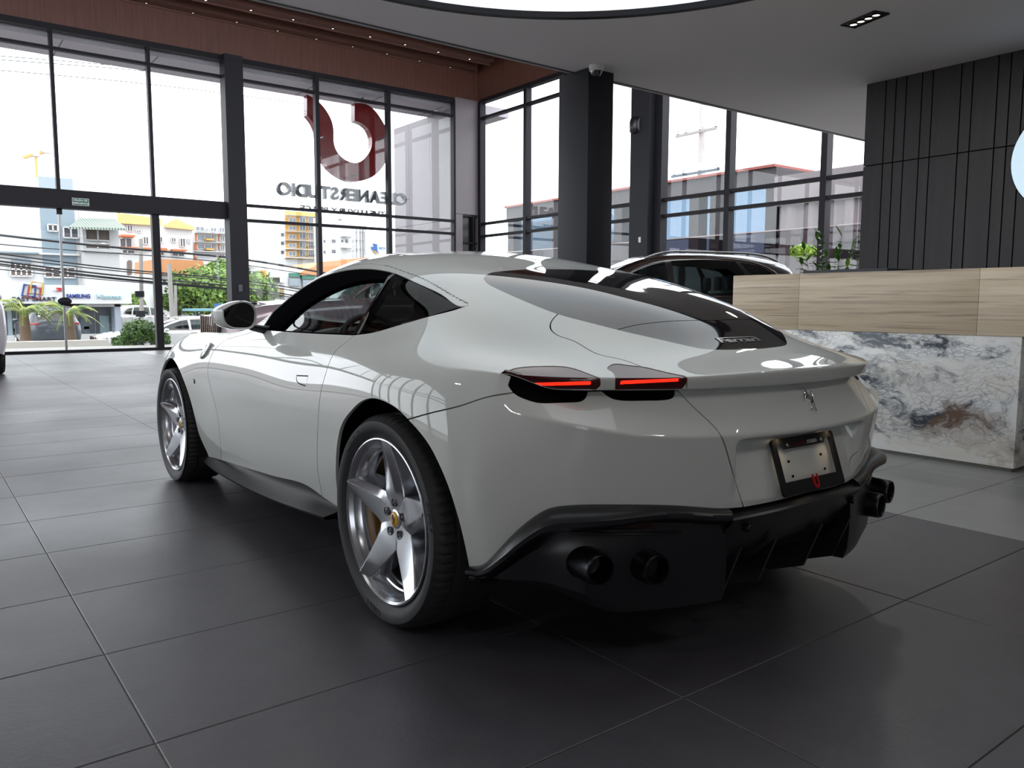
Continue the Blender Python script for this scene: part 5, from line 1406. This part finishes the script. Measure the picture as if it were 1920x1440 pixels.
# ------------------------------------------------------------------ outside: soffit, street, houses, trees
mat0 = mat
def mat(name, color=(.8, .8, .8), rough=.5, metal=0.0, k=.66, **kw):
    """street colours, albedo scaled down to offset the very bright sky"""
    return mat0(name, tuple(c*k for c in color), rough, metal, **kw)
tag(MB().box((XL-2, YF+.2, 6.38), (XR+1.2, YF+1.55, 6.62)).build('ceiling_soffit', mat('soffit mauve', (.66, .60, .66), .6)), kind='structure')
for x in np.arange(-8.4, 11, 1.83):
    tag(MB().box((float(x)-.006, YF+.2, 6.374), (float(x)+.006, YF+1.55, 6.381)).build('trim_3', DARK), kind='structure')
ww = empty('wing_wall', (10.25, YF+.2, 0), label='pale mauve cladding wall standing outside beside the logo', cat='wall')
for a, b in ((0, 1.2), (1.205, 2.4), (2.405, 3.3)):
    for z0, z1 in ((-.3, 3.36), (3.37, 6.37)): MB().box((-.06, a, z0), (.25, b, z1)).build('cladding_panel', mat('outer cladding', (.26, .225, .25), .35), ww)
ASPH = mat('asphalt', (.22, .22, .22), .9); PAVE = mat('pale pavement', (.55, .53, .50), .85)
tag(MB().box((-120, YF+.3, -1.2), (140, 260, -.82)).build('ground_street', ASPH), kind='structure')
tag(MB().box((-60, YF+.12, -1.0), (XR+.3, YF+3.2, -.04)).build('ground_forecourt', PAVE), kind='structure')
tag(MB().box((XR+.1, -40, -1.0), (60, YF+3.2, -.10)).build('ground_yard', PAVE), kind='structure')
tag(MB().box((-60, -40, -1.0), (XL-.2, YF+.12, -.10)).build('ground_side', PAVE), kind='structure')
def rect(p0, p1, Y):
    a, b = on(*p0, 1, Y), on(*p1, 1, Y); return min(a[0], b[0]), max(a[0], b[0]), min(a[2], b[2]), max(a[2], b[2])
def slab(parent, name, p0, p1, Y, m, front=.0, deep=.3, bevel=None):
    x0, x1, z0, z1 = rect(p0, p1, Y); o = parent.location if parent else Vector()
    return MB().box((x0-o[0], Y-front-o[1], z0-o[2]), (x1-o[0], Y+deep-o[1], z1-o[2])).build(name, m, parent, bevel=bevel)
WH = mat('white render', (.80, .80, .80), .8); BLUEW = mat('blue grey render', (.34, .43, .50), .8); CREAM = mat('cream render', (.78, .74, .66), .8)
WIN = mat('house window dark', (.10, .10, .12), .25); GLZ = mat('house glazing', (.28, .33, .38), .15); FRAMEW = mat('white frame', (.85, .85, .85), .6)
ORNG = mat('orange render', (.78, .42, .10), .8); ORRED = mat('orange red panel', (.70, .20, .07), .7); TERRA = mat('terracotta roof', (.72, .33, .14), .8); AMBER = mat('amber roof', (.85, .60, .25), .8)
BRN = mat('brown shutter', (.20, .15, .13), .6)
def windows(parent, rects, Y, m=WIN, fr=True, cols=2, rows=1):
    for p0, p1 in rects:
        x0, x1, z0, z1 = rect(p0, p1, Y); o = parent.location
        w = MB().box((x0-o[0], Y-.06-o[1], z0-o[2]), (x1-o[0], Y+.05-o[1], z1-o[2])).build('window', m, parent)
        if fr:
            mb = MB(); t = .06
            for k in range(cols+1):
                x = x0+(x1-x0)*k/cols; mb.box((x-t/2-o[0], Y-.12-o[1], z0-o[2]), (x+t/2-o[0], Y-.05-o[1], z1-o[2]))
            for k in range(rows+1):
                z = z0+(z1-z0)*k/rows; mb.box((x0-o[0], Y-.12-o[1], z-t/2-o[2]), (x1-o[0], Y-.05-o[1], z+t/2-o[2]))
            mb.build('window_bars', FRAMEW, w)
YS = 40.0
sh = empty('shop_building', (3.0, YS, -.82), label='white and blue grey shop house with an electronics sign across the street', cat='building')
slab(sh, 'wall', (-120, 330), (110, 575), YS, WH, front=-.06, deep=8)
slab(sh, 'wall', (130, 330), (221, 575), YS, WH, front=-.06, deep=8)
slab(sh, 'wall', (72, 330), (148, 575), YS, BLUEW, deep=8)
slab(sh, 'wall', (148, 425), (221, 575), YS, WH, front=.9, deep=8)
slab(sh, 'wall', (148, 395), (221, 426), YS, WH, deep=8)
slab(sh, 'ledge', (-120, 470), (72, 474), YS, BLUEW, front=.25)
slab(sh, 'ledge', (72, 474), (148, 480), YS, WH, front=.25)
slab(sh, 'ledge', (148, 468), (221, 476), YS, WH, front=1.1)
slab(sh, 'shop_interior', (-60, 569), (214, 636), YS, mat('shop inside', (.10, .12, .14), .4), front=.0, deep=.5)
for x in (-20, 30, 80, 143, 176): slab(sh, 'shop_post', (x, 569), (x+3, 634), YS, mat('shop frame', (.55, .58, .62), .4), front=.12, deep=.2)
slab(sh, 'shop_pillar', (207, 566), (221, 634), YS, mat('pillar grey', (.42, .47, .55), .6), front=.9, deep=1)
slab(sh, 'shop_base', (-60, 630), (214, 640), YS, WH, front=.3)
for p0, p1, c in (((186, 592), (205, 628), (.30, .42, .45)), ((150, 600), (168, 628), (.12, .15, .18)), ((157, 612), (167, 617), (.7, .08, .05)), ((60, 575), (75, 625), (.35, .42, .48)), ((12, 572), (24, 630), (.45, .55, .62))):
    slab(sh, 'shop_display', p0, p1, YS, mat('display %.2f%.2f' % (c[0], c[2]), c, .5), front=.06, deep=.1)
slab(sh, 'sign_band', (-120, 532), (237, 569.5), YS, mat('sign band white', (.86, .87, .88), .5), front=1.15, deep=.4)
def sign_text(s, p0, p1, col, name='sign_lettering', bold=.0, Y=YS-1.16, parent=sh, dim=.5):
    x0, x1, z0, z1 = rect(p0, p1, Y); me = text_mesh(s, 1.0, .04, bold=bold)
    xs = [v.co.x for v in me.vertices]; ys = [v.co.y for v in me.vertices]
    mb = MB(); o = parent.location
    mb.add([((v.co.x-min(xs))/(max(xs)-min(xs))*(x1-x0)+x0-o[0], Y-v.co.z-.03-o[1], (v.co.y-min(ys))/(max(ys)-min(ys))*(z1-z0)+z0-o[2]) for v in me.vertices], [tuple(f.vertices) for f in me.polygons])
    bpy.data.meshes.remove(me); return mb.build(name, mat('print '+s, col, .6), parent)
sign_text('EASY SMART', (22.5, 556.5), (105.5, 564.5), (.035, .04, .07), bold=.02)
sign_text('SAMSUNG', (124, 551), (169, 559), (.02, .06, .36), bold=.03)
sign_text('Hisense', (181, 552), (227, 560.5), (.42, .68, .74), bold=.015)
slab(sh, 'sign_red_box', (98, 540), (110.5, 546.5), YS, mat('sign red box', (.62, .03, .04), .5), front=1.2, deep=.3)
sign_text('TCL', (99.5, 541.5), (109, 545.2), (.9, .9, .9), Y=YS-1.21, bold=.02)
for c, col in (((54, 545), (.03, .06, .30)), ((68, 540), (.75, .52, .10)), ((63, 549), (.50, .08, .10))):
    a = on(*c, 1, YS-1.16); r = .27
    q = [Vector((a[0]-3.0+r*dx, YS-1.2-YS, a[2]+.82+r*dz)) for dx, dz in ((-1, -.8), (-.6, 1), (1, .8), (.75, -1))]
    MB().tube(q, .045, 6, closed=True).build('sign_logo_square', mat('logo %.2f' % col[0], col, .5), sh)
windows(sh, [((89, 421), (108, 434)), ((118, 426), (147, 447))], YS, WIN, cols=2)
windows(sh, [((18, 492), (60, 518)), ((83, 500), (141, 521))], YS, BRN, cols=4, rows=2)
xa_ = [on(39+21*math.cos(a), 493-10*math.sin(a), 1, YS) for a in np.linspace(0, math.pi, 13)]
MB().prism([(p[0]-3.0, p[2]+.82) for p in xa_], .12, org=(0, -.16, 0), ex=(1, 0, 0), ey=(0, 0, 1), ez=(0, 1, 0)).build('arched_window', GLZ, sh)
windows(sh, [((159, 429), (206, 452))], YS-.9, BRN, cols=2); windows(sh, [((159, 456), (206, 468))], YS-.9, BRN, cols=2)
GREENST = mat('green white awning', (.5, .6, .5), .7); _q = N(GREENST); _w = _q.new('ShaderNodeTexWave'); _w.inputs['Scale'].default_value = 2.6; _q.link(_q.geo((1, 0, 0)), _w.inputs['Vector']); _q.link(_q.ramp(_w.outputs['Fac'], [(.45, (.09, .15, .11)), (.55, (.33, .35, .32))]), _q.b.inputs['Base Color'])
a, b = on(150, 409, 1, YS), on(215, 411, 1, YS); c, d = on(128, 425, 1, YS-2.2), on(238, 428, 1, YS-2.2)
MB().add([(p[0]-3.0, p[1]-YS, p[2]+.82) for p in (a, b, d, c)]+[(p[0]-3.0, p[1]-YS, p[2]+.72) for p in (a, b, d, c)], [(0, 1, 2, 3), (7, 6, 5, 4), (2, 3, 7, 6), (0, 3, 7, 4), (1, 2, 6, 5)]).build('awning', GREENST, sh)
# houses further off
def house(label, Y, wall, p0, p1, deep=8):
    x0, x1, z0, z1 = rect(p0, p1, Y)
    h = empty('house', ((x0+x1)/2, Y, -.82), label=label, cat='building', group='houses across the street')
    slab(h, 'wall', p0, p1, Y, wall, deep=deep)
    return h
def gable(h, pts, Y, m, deep=6, front=.4, name='roof'):
    o = h.location; q = [on(*p, 1, Y) for p in pts]
    return MB().prism([(p[0]-o[0], p[2]-o[2]) for p in q], deep, org=(0, -front, 0), ex=(1, 0, 0), ey=(0, 0, 1), ez=(0, 1, 0)).build(name, m, h)
h1 = house('white house with amber flat roof behind the striped awning', 62, WH, (216, 400), (300, 600)); gable(h1, [(216, 404), (219, 400), (300, 411), (300, 424), (216, 419)], 62, AMBER)
windows(h1, [((238, 422), (248, 434)), ((255, 432), (264, 436)), ((224, 446), (247, 466)), ((268, 444), (278, 458))], 62, WIN)
slab(h1, 'awning_strip', (222, 441), (248, 446), 62, ORRED, front=.9); slab(h1, 'awning_strip', (222, 463), (282, 468), 62, ORRED, front=.6); windows(h1, [((225, 468), (252, 476)), ((275, 490), (283, 498))], 62, WIN)
MB().prism([(p[0]-h1.location[0], p[2]+.82) for p in [on(242.5+4.5*math.cos(a), (492 if math.sin(a) >= 0 else 512)-4*math.sin(a), 1, 62) for a in np.linspace(0, 2*math.pi, 17)[:-1]]], .1, org=(0, -.1, 0), ex=(1, 0, 0), ey=(0, 0, 1), ez=(0, 1, 0)).build('window', BRN, h1)
h2 = house('white house with a pointed amber roof left of the orange panelled block', 66, WH, (296, 422), (366, 600)); gable(h2, [(308, 422), (328, 411), (362, 427), (362, 432), (308, 427)], 66, AMBER)
windows(h2, [((321, 446), (329, 454)), ((337, 447), (347, 463)), ((351, 448), (356, 456)), ((295, 444), (304, 454))], 66, WIN)
slab(h2, 'awning_strip', (295, 466), (309, 471), 66, ORRED, front=.8); slab(h2, 'awning_strip', (319, 468), (346, 472), 66, ORRED, front=.8); windows(h2, [((295, 472), (307, 479)), ((322, 473), (345, 481))], 66, WIN)
h3 = house('white apartment block with orange panels seen left of the entrance column', 70, WH, (364, 412), (440, 600))
for z in (437, 454, 471): slab(h3, 'balcony', (364, z), (440, z+4), 70, WH, front=.8)
windows(h3, [((366, 425), (382, 434)), ((384, 428), (390, 434)), ((394, 427), (405, 435)), ((410, 427), (420, 436)), ((369, 440), (396, 452)), ((369, 457), (396, 468)), ((412, 442), (420, 453)), ((412, 459), (420, 470)), ((366, 474), (396, 482)), ((401, 475), (420, 482))], 70, GLZ)
for x in (365, 409): 
    for z in (439, 456, 474): slab(h3, 'orange_panel', (x, z), (x+4, z+13), 70, ORRED, front=.1)
for z in (448.5, 466.5): slab(h3, 'balcony_panel', (382, z), (396, z+3.5), 70, ORNG, front=.85)
for z in (441, 458): slab(h3, 'grey_panel', (398, z), (405, z+13), 70, mat('grey panel', (.42, .42, .42), .8), front=.08)
h4 = house('long low house with an orange tiled roof behind the street cables', 52, WH, (285, 512), (440, 620)); gable(h4, [(290, 514), (291, 486), (376, 489), (388, 515)], 52, TERRA, name='tiled_roof')
windows(h4, [((399, 497), (415, 503))], 52, BRN, fr=False); slab(h4, 'wall', (380, 490), (440, 516), 52, WH, front=-.4)
h5 = house('tall white tower block with amber balconies left of the red logo', 82, WH, (516, 398), (604, 620), deep=12)
slab(h5, 'amber_wall', (534, 395), (594, 488), 82, ORNG, front=.05)
for z in (404, 418, 434, 450, 466, 482): slab(h5, 'balcony', (534, z), (592, z+4), 82, WH, front=.9)
for z in (409, 424, 440, 456, 472): windows(h5, [((541, z), (554, z+8)), ((561, z-2), (572, z+9)), ((578, z-2), (586, z+9))], 82, GLZ, cols=2)
for z in (437, 453, 470): windows(h5, [((527, z), (532, z+6))], 82, WIN, fr=False)
h6 = house('plain white block right of the tower, with small windows', 78, WH, (609, 405), (690, 620), deep=3)
windows(h6, [((634, 411), (640, 413)), ((607, 450), (610, 455)), ((622, 449), (629, 455)), ((607, 470), (610, 475)), ((622, 468), (629, 474)), ((640, 450), (643, 454)), ((648, 449), (652, 455))], 78, WIN, fr=False)
for z in (442, 463, 484): slab(h6, 'balcony', (638, z), (658, z+3), 78, WH, front=.8)
h7 = house('low white house with terracotta roof under the tower block', 60, WH, (440, 500), (700, 640)); gable(h7, [(560, 512), (600, 492), (690, 482), (720, 500), (720, 516), (560, 516)], 60, TERRA, name='tiled_roof')
for p0, p1, m_ in (((442, 486), (480, 500), CREAM), ((487, 507), (498, 556), ORNG), ((497, 512), (530, 530), CREAM), ((541, 512), (560, 520), mat('green awning', (.05, .22, .16), .7)), ((563, 512), (588, 524), mat('green awning', (.05, .22, .16), .7)), ((500, 520), (522, 530), WIN), ((540, 522), (560, 536), GLZ), ((565, 525), (588, 540), GLZ), ((450, 518), (470, 526), WIN), ((508, 540), (530, 556), mat('dry shrub', (.42, .30, .16), .9))):
    slab(h7, 'front_piece', p0, p1, 60, m_, front=.3)
bb = empty('billboard', (0, 70, -.82), label='white billboard with a blue and orange bird mark on steel posts', cat='billboard')
bx0, bx1, bz0, bz1 = rect((684, 430), (742, 478), 70); bb.location = ((bx0+bx1)/2, 70, -.82)
slab(bb, 'board', (684, 434), (742, 480), 70, mat('billboard pale blue', (.72, .80, .86), .6))
o_ = bb.location; zq = 360/1571.
def bp(x, y): p = on(500+x*zq, 160+y*zq, 1, 69.9); return (p[0]-o_[0], p[2]-o_[2])
MB().prism([bp(*p) for p in ((855, 1320), (885, 1325), (870, 1295), (905, 1300), (905, 1340), (920, 1380), (890, 1350), (862, 1345))], .06, org=(0, -.12, 0), ex=(1, 0, 0), ey=(0, 0, 1), ez=(0, 1, 0)).build('bird_mark', mat('mark blue', (.03, .14, .42), .5), bb)
MB().prism([bp(*p) for p in ((866, 1352), (890, 1358), (905, 1385), (885, 1372))], .06, org=(0, -.12, 0), ex=(1, 0, 0), ey=(0, 0, 1), ez=(0, 1, 0)).build('bird_mark', mat('mark orange', (.8, .32, .03), .5), bb)
sign_text('MOV', (711, 463), (723, 469), (.08, .22, .50), Y=69.85, parent=bb)
for px in (664, 671, 678, 683): slab(bb, 'post', (px, 428), (px+1.2, 616), 70, mat('lattice steel', (.5, .5, .52), .6))
for py in (434, 450, 466): slab(bb, 'strut', (663, py), (684, py+1), 70, mat('lattice steel', (.5, .5, .52), .6))
# poles and cables
POLE = mat('concrete pole', (.42, .40, .38), .85); CABLE = mat('cable black', (.015, .015, .017), .7)
def pole(px, y0, y1, Y, label, lean=0.0, r=.09):
    a, b = on(px, y1, 1, Y), on(px+lean, y0, 1, Y); p = empty('utility_pole', (a[0], Y, -.82), label=label, cat='pole')
    MB().tube([(0, 0, 0), (b[0]-a[0], 0, b[2]+.82)], [r, r*.8], 8).build('shaft', POLE, p, 60)
    for k, z in enumerate((b[2]+.82-2.2, b[2]+.82-3.0, b[2]+.82-3.6)): MB().box((-.16, -.1, z-.14), (.16, .1, z+.1)).build('cable_box', DARK, p)
    return p
pole(264, 448, 605, 33, 'grey utility pole with tangled cable boxes right of the shop'); pole(325, 495, 615, 31, 'leaning utility pole in front of the orange tiled roof', lean=-8, r=.10)
pole(329, 535, 620, 32, 'thin straight pole next to the leaning utility pole', r=.07)
ORD = ('topmost', 'second', 'third', 'fourth', 'fifth', 'sixth', 'seventh', 'lowest')
def cable(pts, Y, r, label, n=40):
    q = [on(*p, 1, Y) for p in pts]; tag(MB().tube([tuple(p) for p in curve(q, n)], r, 5).build('street_cable', CABLE, smooth=60), label, 'cable', 'street cables')
for k, (y0, y1, y2, r) in enumerate(((441, 468, 492, .045), (458, 478, 500, .018), (476, 508, 530, .03), (483, 512, 536, .022), (490, 521, 545, .035), (495, 526, 548, .03), (498, 528, 552, .02), (505, 530, 556, .018))):
    cable([(-150, y0-18), (0, y0), (130, (y0+y1)/2+1), (262, y1), (420, y1+14), (620, y2+22)], 32.5, r, '%s of the eight black cables strung before the houses' % ORD[k])
for k, (y0, y1) in enumerate(((105, 128), (112, 133), (132, 157))): cable([(-150, y0-12), (0, y0), (270, y1), (600, y1+42)], 30, .012, '%s of three thin wires crossing the pale sky' % ('highest', 'middle', 'lowest')[k])
# construction crane
cr = empty('tower_crane', (0, 150, -.82), label='small orange tower crane far behind the houses', cat='crane')
c0 = on(67, 290, 1, 150); cr.location = (c0[0], 150, -.82)
MB().tube([(0, 0, 0), (0, 0, c0[2]+.82)], .22, 6).build('mast', mat('crane orange', (.85, .42, .06), .7), cr)
MB().tube([(-1.8, 0, c0[2]+.2), (2.0, 0, c0[2]+1.7)], .3, 6).build('jib', mat('crane orange', (.85, .42, .06), .7), cr)
MB().box((-.5, -.5, c0[2]+.5), (.5, .5, c0[2]+1.9)).build('cab', mat('crane grey', (.5, .5, .5), .7), cr)
MB().box((.9, -.4, c0[2]+1.2), (2.2, .4, c0[2]+2.1)).build('counterweight', mat('crane grey', (.5, .5, .5), .7), cr)
# low wall, palms, shrubs
tag(MB().box((-14, 24.6, -.9), (2.75, 25.0, -.09)).build('garden_wall', mat('pale plaster', (.78, .73, .66), .85)), 'low pale plaster wall along the pavement outside the doors', 'wall')
PALM = mat('palm leaf', (.30, .38, .06), .55); _q = N(PALM); _q.link(_q.ramp(_q.noise(_q.geo(), 3, 2), [(.35, (.10, .18, .035)), (.7, (.34, .36, .07))]), _q.b.inputs['Base Color'])
BARK = mat('palm bark', (.22, .15, .10), .9)
def palm(px, Y, h, label, seed):
    r_ = random.Random(seed); a = on(px, 640, 1, Y); p = empty('palm_tree', (a[0], Y, -.82), label=label, cat='palm')
    MB().tube([(0, 0, 0), (.03, 0, h*.3), (.0, 0, h*.62)], [.22, .17, .13], 9).build('trunk', BARK, p, 60)
    for k in range(17):
        an = 2*math.pi*k/17+r_.uniform(-.2, .2); L = h*r_.uniform(.30, .42); up = r_.uniform(.35, 1.25)
        d = Vector((math.cos(an), math.sin(an)*.8, 0)); base = Vector((0, 0, h*.62)); mb = MB()
        pts = [base+d*L*t+Vector((0, 0, h*.42*up*t-h*.36*t*t)) for t in np.linspace(0, 1, 8)]
        mb.tube(pts, [.02-.002*i for i in range(8)], 4)
        for i in range(1, 8):
            for j in (0, .33, .66):
                t = (i-j)/7; pt = base+d*L*t+Vector((0, 0, h*.42*up*t-h*.36*t*t)); s = d.cross(Vector((0, 0, 1)))
                for sg2 in (1, -1):
                    e = pt+(d*.45+s*sg2*.9+Vector((0, 0, -.45))).normalized()*L*.30*(1.1-.5*t); w = (e-pt).cross(Vector((0, 0, 1))).normalized()*.016
                    mb.add([pt-w, pt+w, e], [(0, 1, 2)])
        mb.build('frond', PALM, p)
palm(47, 27.5, 2.5, 'short palm left of the parked dark car across the street', 3); palm(131, 27.5, 2.35, 'short palm right of the parked dark car across the street', 8)
def bush(label, c, r, n, leafm, seed, name='shrub', cat='shrub', leaf_s=.09, stem=None):
    r_ = random.Random(seed); o = empty(name, (c[0], c[1], c[2]-r[2]), label=label, cat=cat)
    mb = MB()
    for k in range(n):
        u = Vector((r_.gauss(0, 1), r_.gauss(0, 1), r_.gauss(0, 1))).normalized(); q = r_.uniform(.72, 1.05)*(1+.16*math.sin(7*u.x+3*u.z+seed)*math.cos(6*u.y+seed))
        p = Vector((u.x*r[0]*q, u.y*r[1]*q, r[2]+u.z*r[2]*q)); t = Vector((r_.gauss(0, 1), r_.gauss(0, 1), r_.gauss(0, 1))).normalized(); s = t.cross(u+Vector((.01, .02, .03))).normalized()
        L = leaf_s*r_.uniform(.7, 1.3); mb.add([p-s*L*.4, p+t*L*.6, p+s*L*.4, p-t*L*.6], [(0, 1, 2, 3)])
    f = mb.build('foliage', leafm, o); f['kind'] = 'stuff'
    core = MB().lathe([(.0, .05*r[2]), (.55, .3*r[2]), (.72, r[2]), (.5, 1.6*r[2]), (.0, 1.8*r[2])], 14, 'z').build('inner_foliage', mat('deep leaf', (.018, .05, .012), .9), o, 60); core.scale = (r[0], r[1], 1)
    if stem: MB().tube([(0, 0, -stem), (0, 0, r[2])], .02 if r[0] < .6 else .16, 7).build('trunk', BARK, o)
    return o
TREE = mat('tree leaf', (.10, .20, .03), .6); _q = N(TREE); _q.link(_q.ramp(_q.noise(_q.geo(), 1.8, 3), [(.3, (.05, .12, .02)), (.7, (.22, .34, .06))]), _q.b.inputs['Base Color'])
SHRUB = mat('shrub leaf', (.06, .14, .03), .5); _q = N(SHRUB); _q.link(_q.ramp(_q.noise(_q.geo(), 5, 3), [(.3, (.03, .08, .02)), (.7, (.14, .26, .05))]), _q.b.inputs['Base Color'])
def at_px(px, py, Y): return on(px, py, 1, Y)
for lb, px, py, Y, rr, sd in (('big round green tree left of the entrance column', 388, 547, 44, (2.05, 1.8, 1.35), 1), ('smaller green tree at the left foot of the big round tree', 334, 566, 46, (.95, .8, .55), 2), ('green tree half hidden behind the entrance column', 470, 545, 46, (1.5, 1.3, 1.1), 5), ('bright green tree at the right end of the shop', 239, 575, 52, (.95, .9, .8), 6), ('pale green tree top right behind the entrance column tree', 418, 515, 50, (1.1, .9, .9), 7)):
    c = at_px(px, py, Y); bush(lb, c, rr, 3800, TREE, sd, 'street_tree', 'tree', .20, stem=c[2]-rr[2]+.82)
for lb, px, py, Y, rr, sd in (('dense dark green shrub by the glass doors', 262, 622, 20.2, (.42, .4, .30), 11), ('lower dark green shrub left of the dense one by the doors', 232, 642, 20.4, (.28, .3, .17), 12), ('dark green shrub right of the door post', 300, 640, 20.0, (.22, .3, .26), 13)):
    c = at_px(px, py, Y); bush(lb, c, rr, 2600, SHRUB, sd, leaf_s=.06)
c = on(1505, 473, 0, 13.2); bush('small clipped yellow green topiary ball outside the side glass', c, (.26, .26, .15), 1800, LEAF2, 21, 'topiary', 'shrub', .06, stem=c[2]-.15+.1)
# parked cars across the street
def street_car(px, py, Y, rz, paint, label):
    a = on(px, py, 1, Y); s_ = dup(suv, None, (a[0], Y, -.82), rz); s_.scale = (1, 1, 1); s_['label'] = label; s_.name = 'parked_car'; repaint(s_, SUV_BLACK, paint); return s_
street_car(97, 640, 34.5, 0.0, mat('dark grey car paint', (.06, .07, .09), .3, coat=1), 'dark grey car parked between the two palms across the street')
street_car(240, 615, 49.0, math.radians(-75), mat('white car paint', (.75, .75, .75), .3, coat=1), 'white car parked right of the shop')
street_car(395, 655, 28.5, math.radians(90), mat('white car paint', (.75, .75, .75), .3, coat=1), 'white car passing in the street, seen over the hood of the coupe').scale = (1, 1, .80)
bs = empty('bus_shelter', (0, 36, -.82), label='turquoise roofed shelter below the big round tree', cat='shelter')
sx0, sx1, sz0, sz1 = rect((357, 579), (410, 584), 36); bs.location = ((sx0+sx1)/2, 36, -.82)
TURQ = mat('turquoise paint', (.25, .52, .58), .6)
slab(bs, 'roof', (355, 579), (412, 583), 36, TURQ, front=.8, deep=1.2)
for px in (367, 400): slab(bs, 'post', (px, 583), (px+2, 615), 36, TURQ, deep=.08)
for px in range(372, 400, 4): slab(bs, 'fence_bar', (px, 600), (px+1, 615), 36, TURQ, deep=.04)
tag(slab(None, 'boundary_wall', (335, 583), (372, 604), 48, mat('grey blue wall', (.42, .46, .52), .8)), 'grey blue wall behind the turquoise shelter', 'wall')
bc = empty('street_canopy', (0, 40, -.82), label='small bright blue canopy right of the big round tree', cat='canopy'); bc.location = (on(415, 575, 1, 40)[0], 40, -.82)
slab(bc, 'canvas', (404, 569), (426, 579), 40, mat('blue canopy', (.04, .25, .55), .6), front=1)
for px in (405, 424): slab(bc, 'post', (px, 578), (px+1, 628), 40, FRAMEW, deep=.06)
# ------------------------------------------------------------------ neighbour building beyond the side glass
NX = 20.0
nb = empty('neighbour_building', (NX, 16, -.1), label='long mauve showroom with dark columns and mirror windows beyond the side glass', cat='building')
def nslab(name, y0, y1, z0, z1, m, out=.0, deep=.4): return MB().box((-out, y0-16, z0+.1), (deep, y1-16, z1+.1)).build(name, m, nb)
NWALL = mat('neighbour mauve wall', (.10, .08, .095), .6, k=.35); NGL = mat('mirror window blue', (.20, .30, .42), .06, .8, k=.5); NCOL = mat('neighbour column', (.10, .085, .10), .6, k=.25)
nslab('wall', 13.0, 27, -.1, 2.2, NWALL, deep=6); nslab('roof_band', 13.0, 27, 4.78, 5.28, NWALL, out=.35, deep=6); nslab('roof_edge', 13.0, 27, 5.28, 5.36, mat('red roof edge', (.42, .10, .08), .6), out=.45, deep=6)
ycols = [13.0, 15.2, 16.1, 18.9, 19.8, 22.6, 23.5, 26.6]
for y in ycols: nslab('column', y, y+.42, 2.2, 4.8, NCOL, out=.25)
for a_, b_ in zip(ycols[:-1], ycols[1:]): nslab('mirror_window', a_+.42, b_, 2.2, 4.8, NGL, out=.02, deep=.1)
nslab('inner_mass', 13.2, 27, 2.2, 4.8, NCOL, out=-.15, deep=6)
ct = empty('metal_shed', (19.6, 11.2, -.1), label='pale ribbed metal shed to the right of the mauve showroom', cat='shed')
CORR = mat('pale ribbed metal', (.40, .34, .36), .5, .2, k=.5)
mb = MB(); rows_ = [[(0 if k % 4 < 2 else .12, -6.5+.16*k, z) for k in range(52)] for z in (.0, 4.15)]; mb.sheet(rows_); mb.build('ribbed_wall', CORR, ct)
MB().box((-.1, -6.5, 4.15), (4, 1.75, 5.05)).build('fascia', mat('pale fascia', (.42, .37, .39), .6, k=.5), ct)
MB().box((.15, -6.5, 0), (4, 1.7, 4.15)).build('mass', CORR, ct)
MB().box((-.12, -4.2, .0), (.05, -.4, 3.0)).build('shutter_opening', mat('dark opening', (.05, .045, .055), .6), ct)
gw = tag(MB().box((15.9, -10, -.1), (16.1, 24, 2.92)).build('garden_glass_fence', thin_glass('smoked fence glass', (.50, .44, .47), ior=1.45)), 'smoked glass fence running outside along the side glass', 'fence')
tag(MB().box((15.88, -10, 2.92), (16.12, 24, 2.95)).build('fence_rail', mat('rail pale', (.6, .5, .5), .5)), 'pale top rail of the smoked glass fence', 'rail')
up = empty('utility_pole', (26, 0, -.1), label='white utility pole with two cross arms behind the mauve showroom', cat='pole')
a_ = on(1308, 480, 0, 26); up.location = (26.6, a_[1]+.4, -.1); t_ = on(1311, 190, 0, 26)
MB().tube([(0, 0, 0), (0, 0, t_[2]+.2)], [.22, .16], 10).build('shaft', mat('pale pole', (.62, .62, .62), .8), up, 60)
for py, w_, m_ in ((244, 1.15, mat('grey arm', (.45, .45, .45), .7)), (321, 1.35, mat('dark arm', (.05, .09, .13), .6))):
    z_ = on(1308, py, 0, 26)[2]+.1; arm = MB().box((-.35, -w_*.9, z_-.05), (-.25, w_*1.1, z_+.05)).build('cross_arm', m_, up)
    for y_ in (-w_*.85, -w_*.1, w_*.6, w_*1.0): MB().lathe([(.0, 0), (.09, .02), (.06, .1), (.09, .16), (.05, .25), (.0, .26)], 10, 'z').build('insulator', mat('insulator', (.6, .62, .64), .3), arm, 60, loc=(-.3, y_, z_+.05))
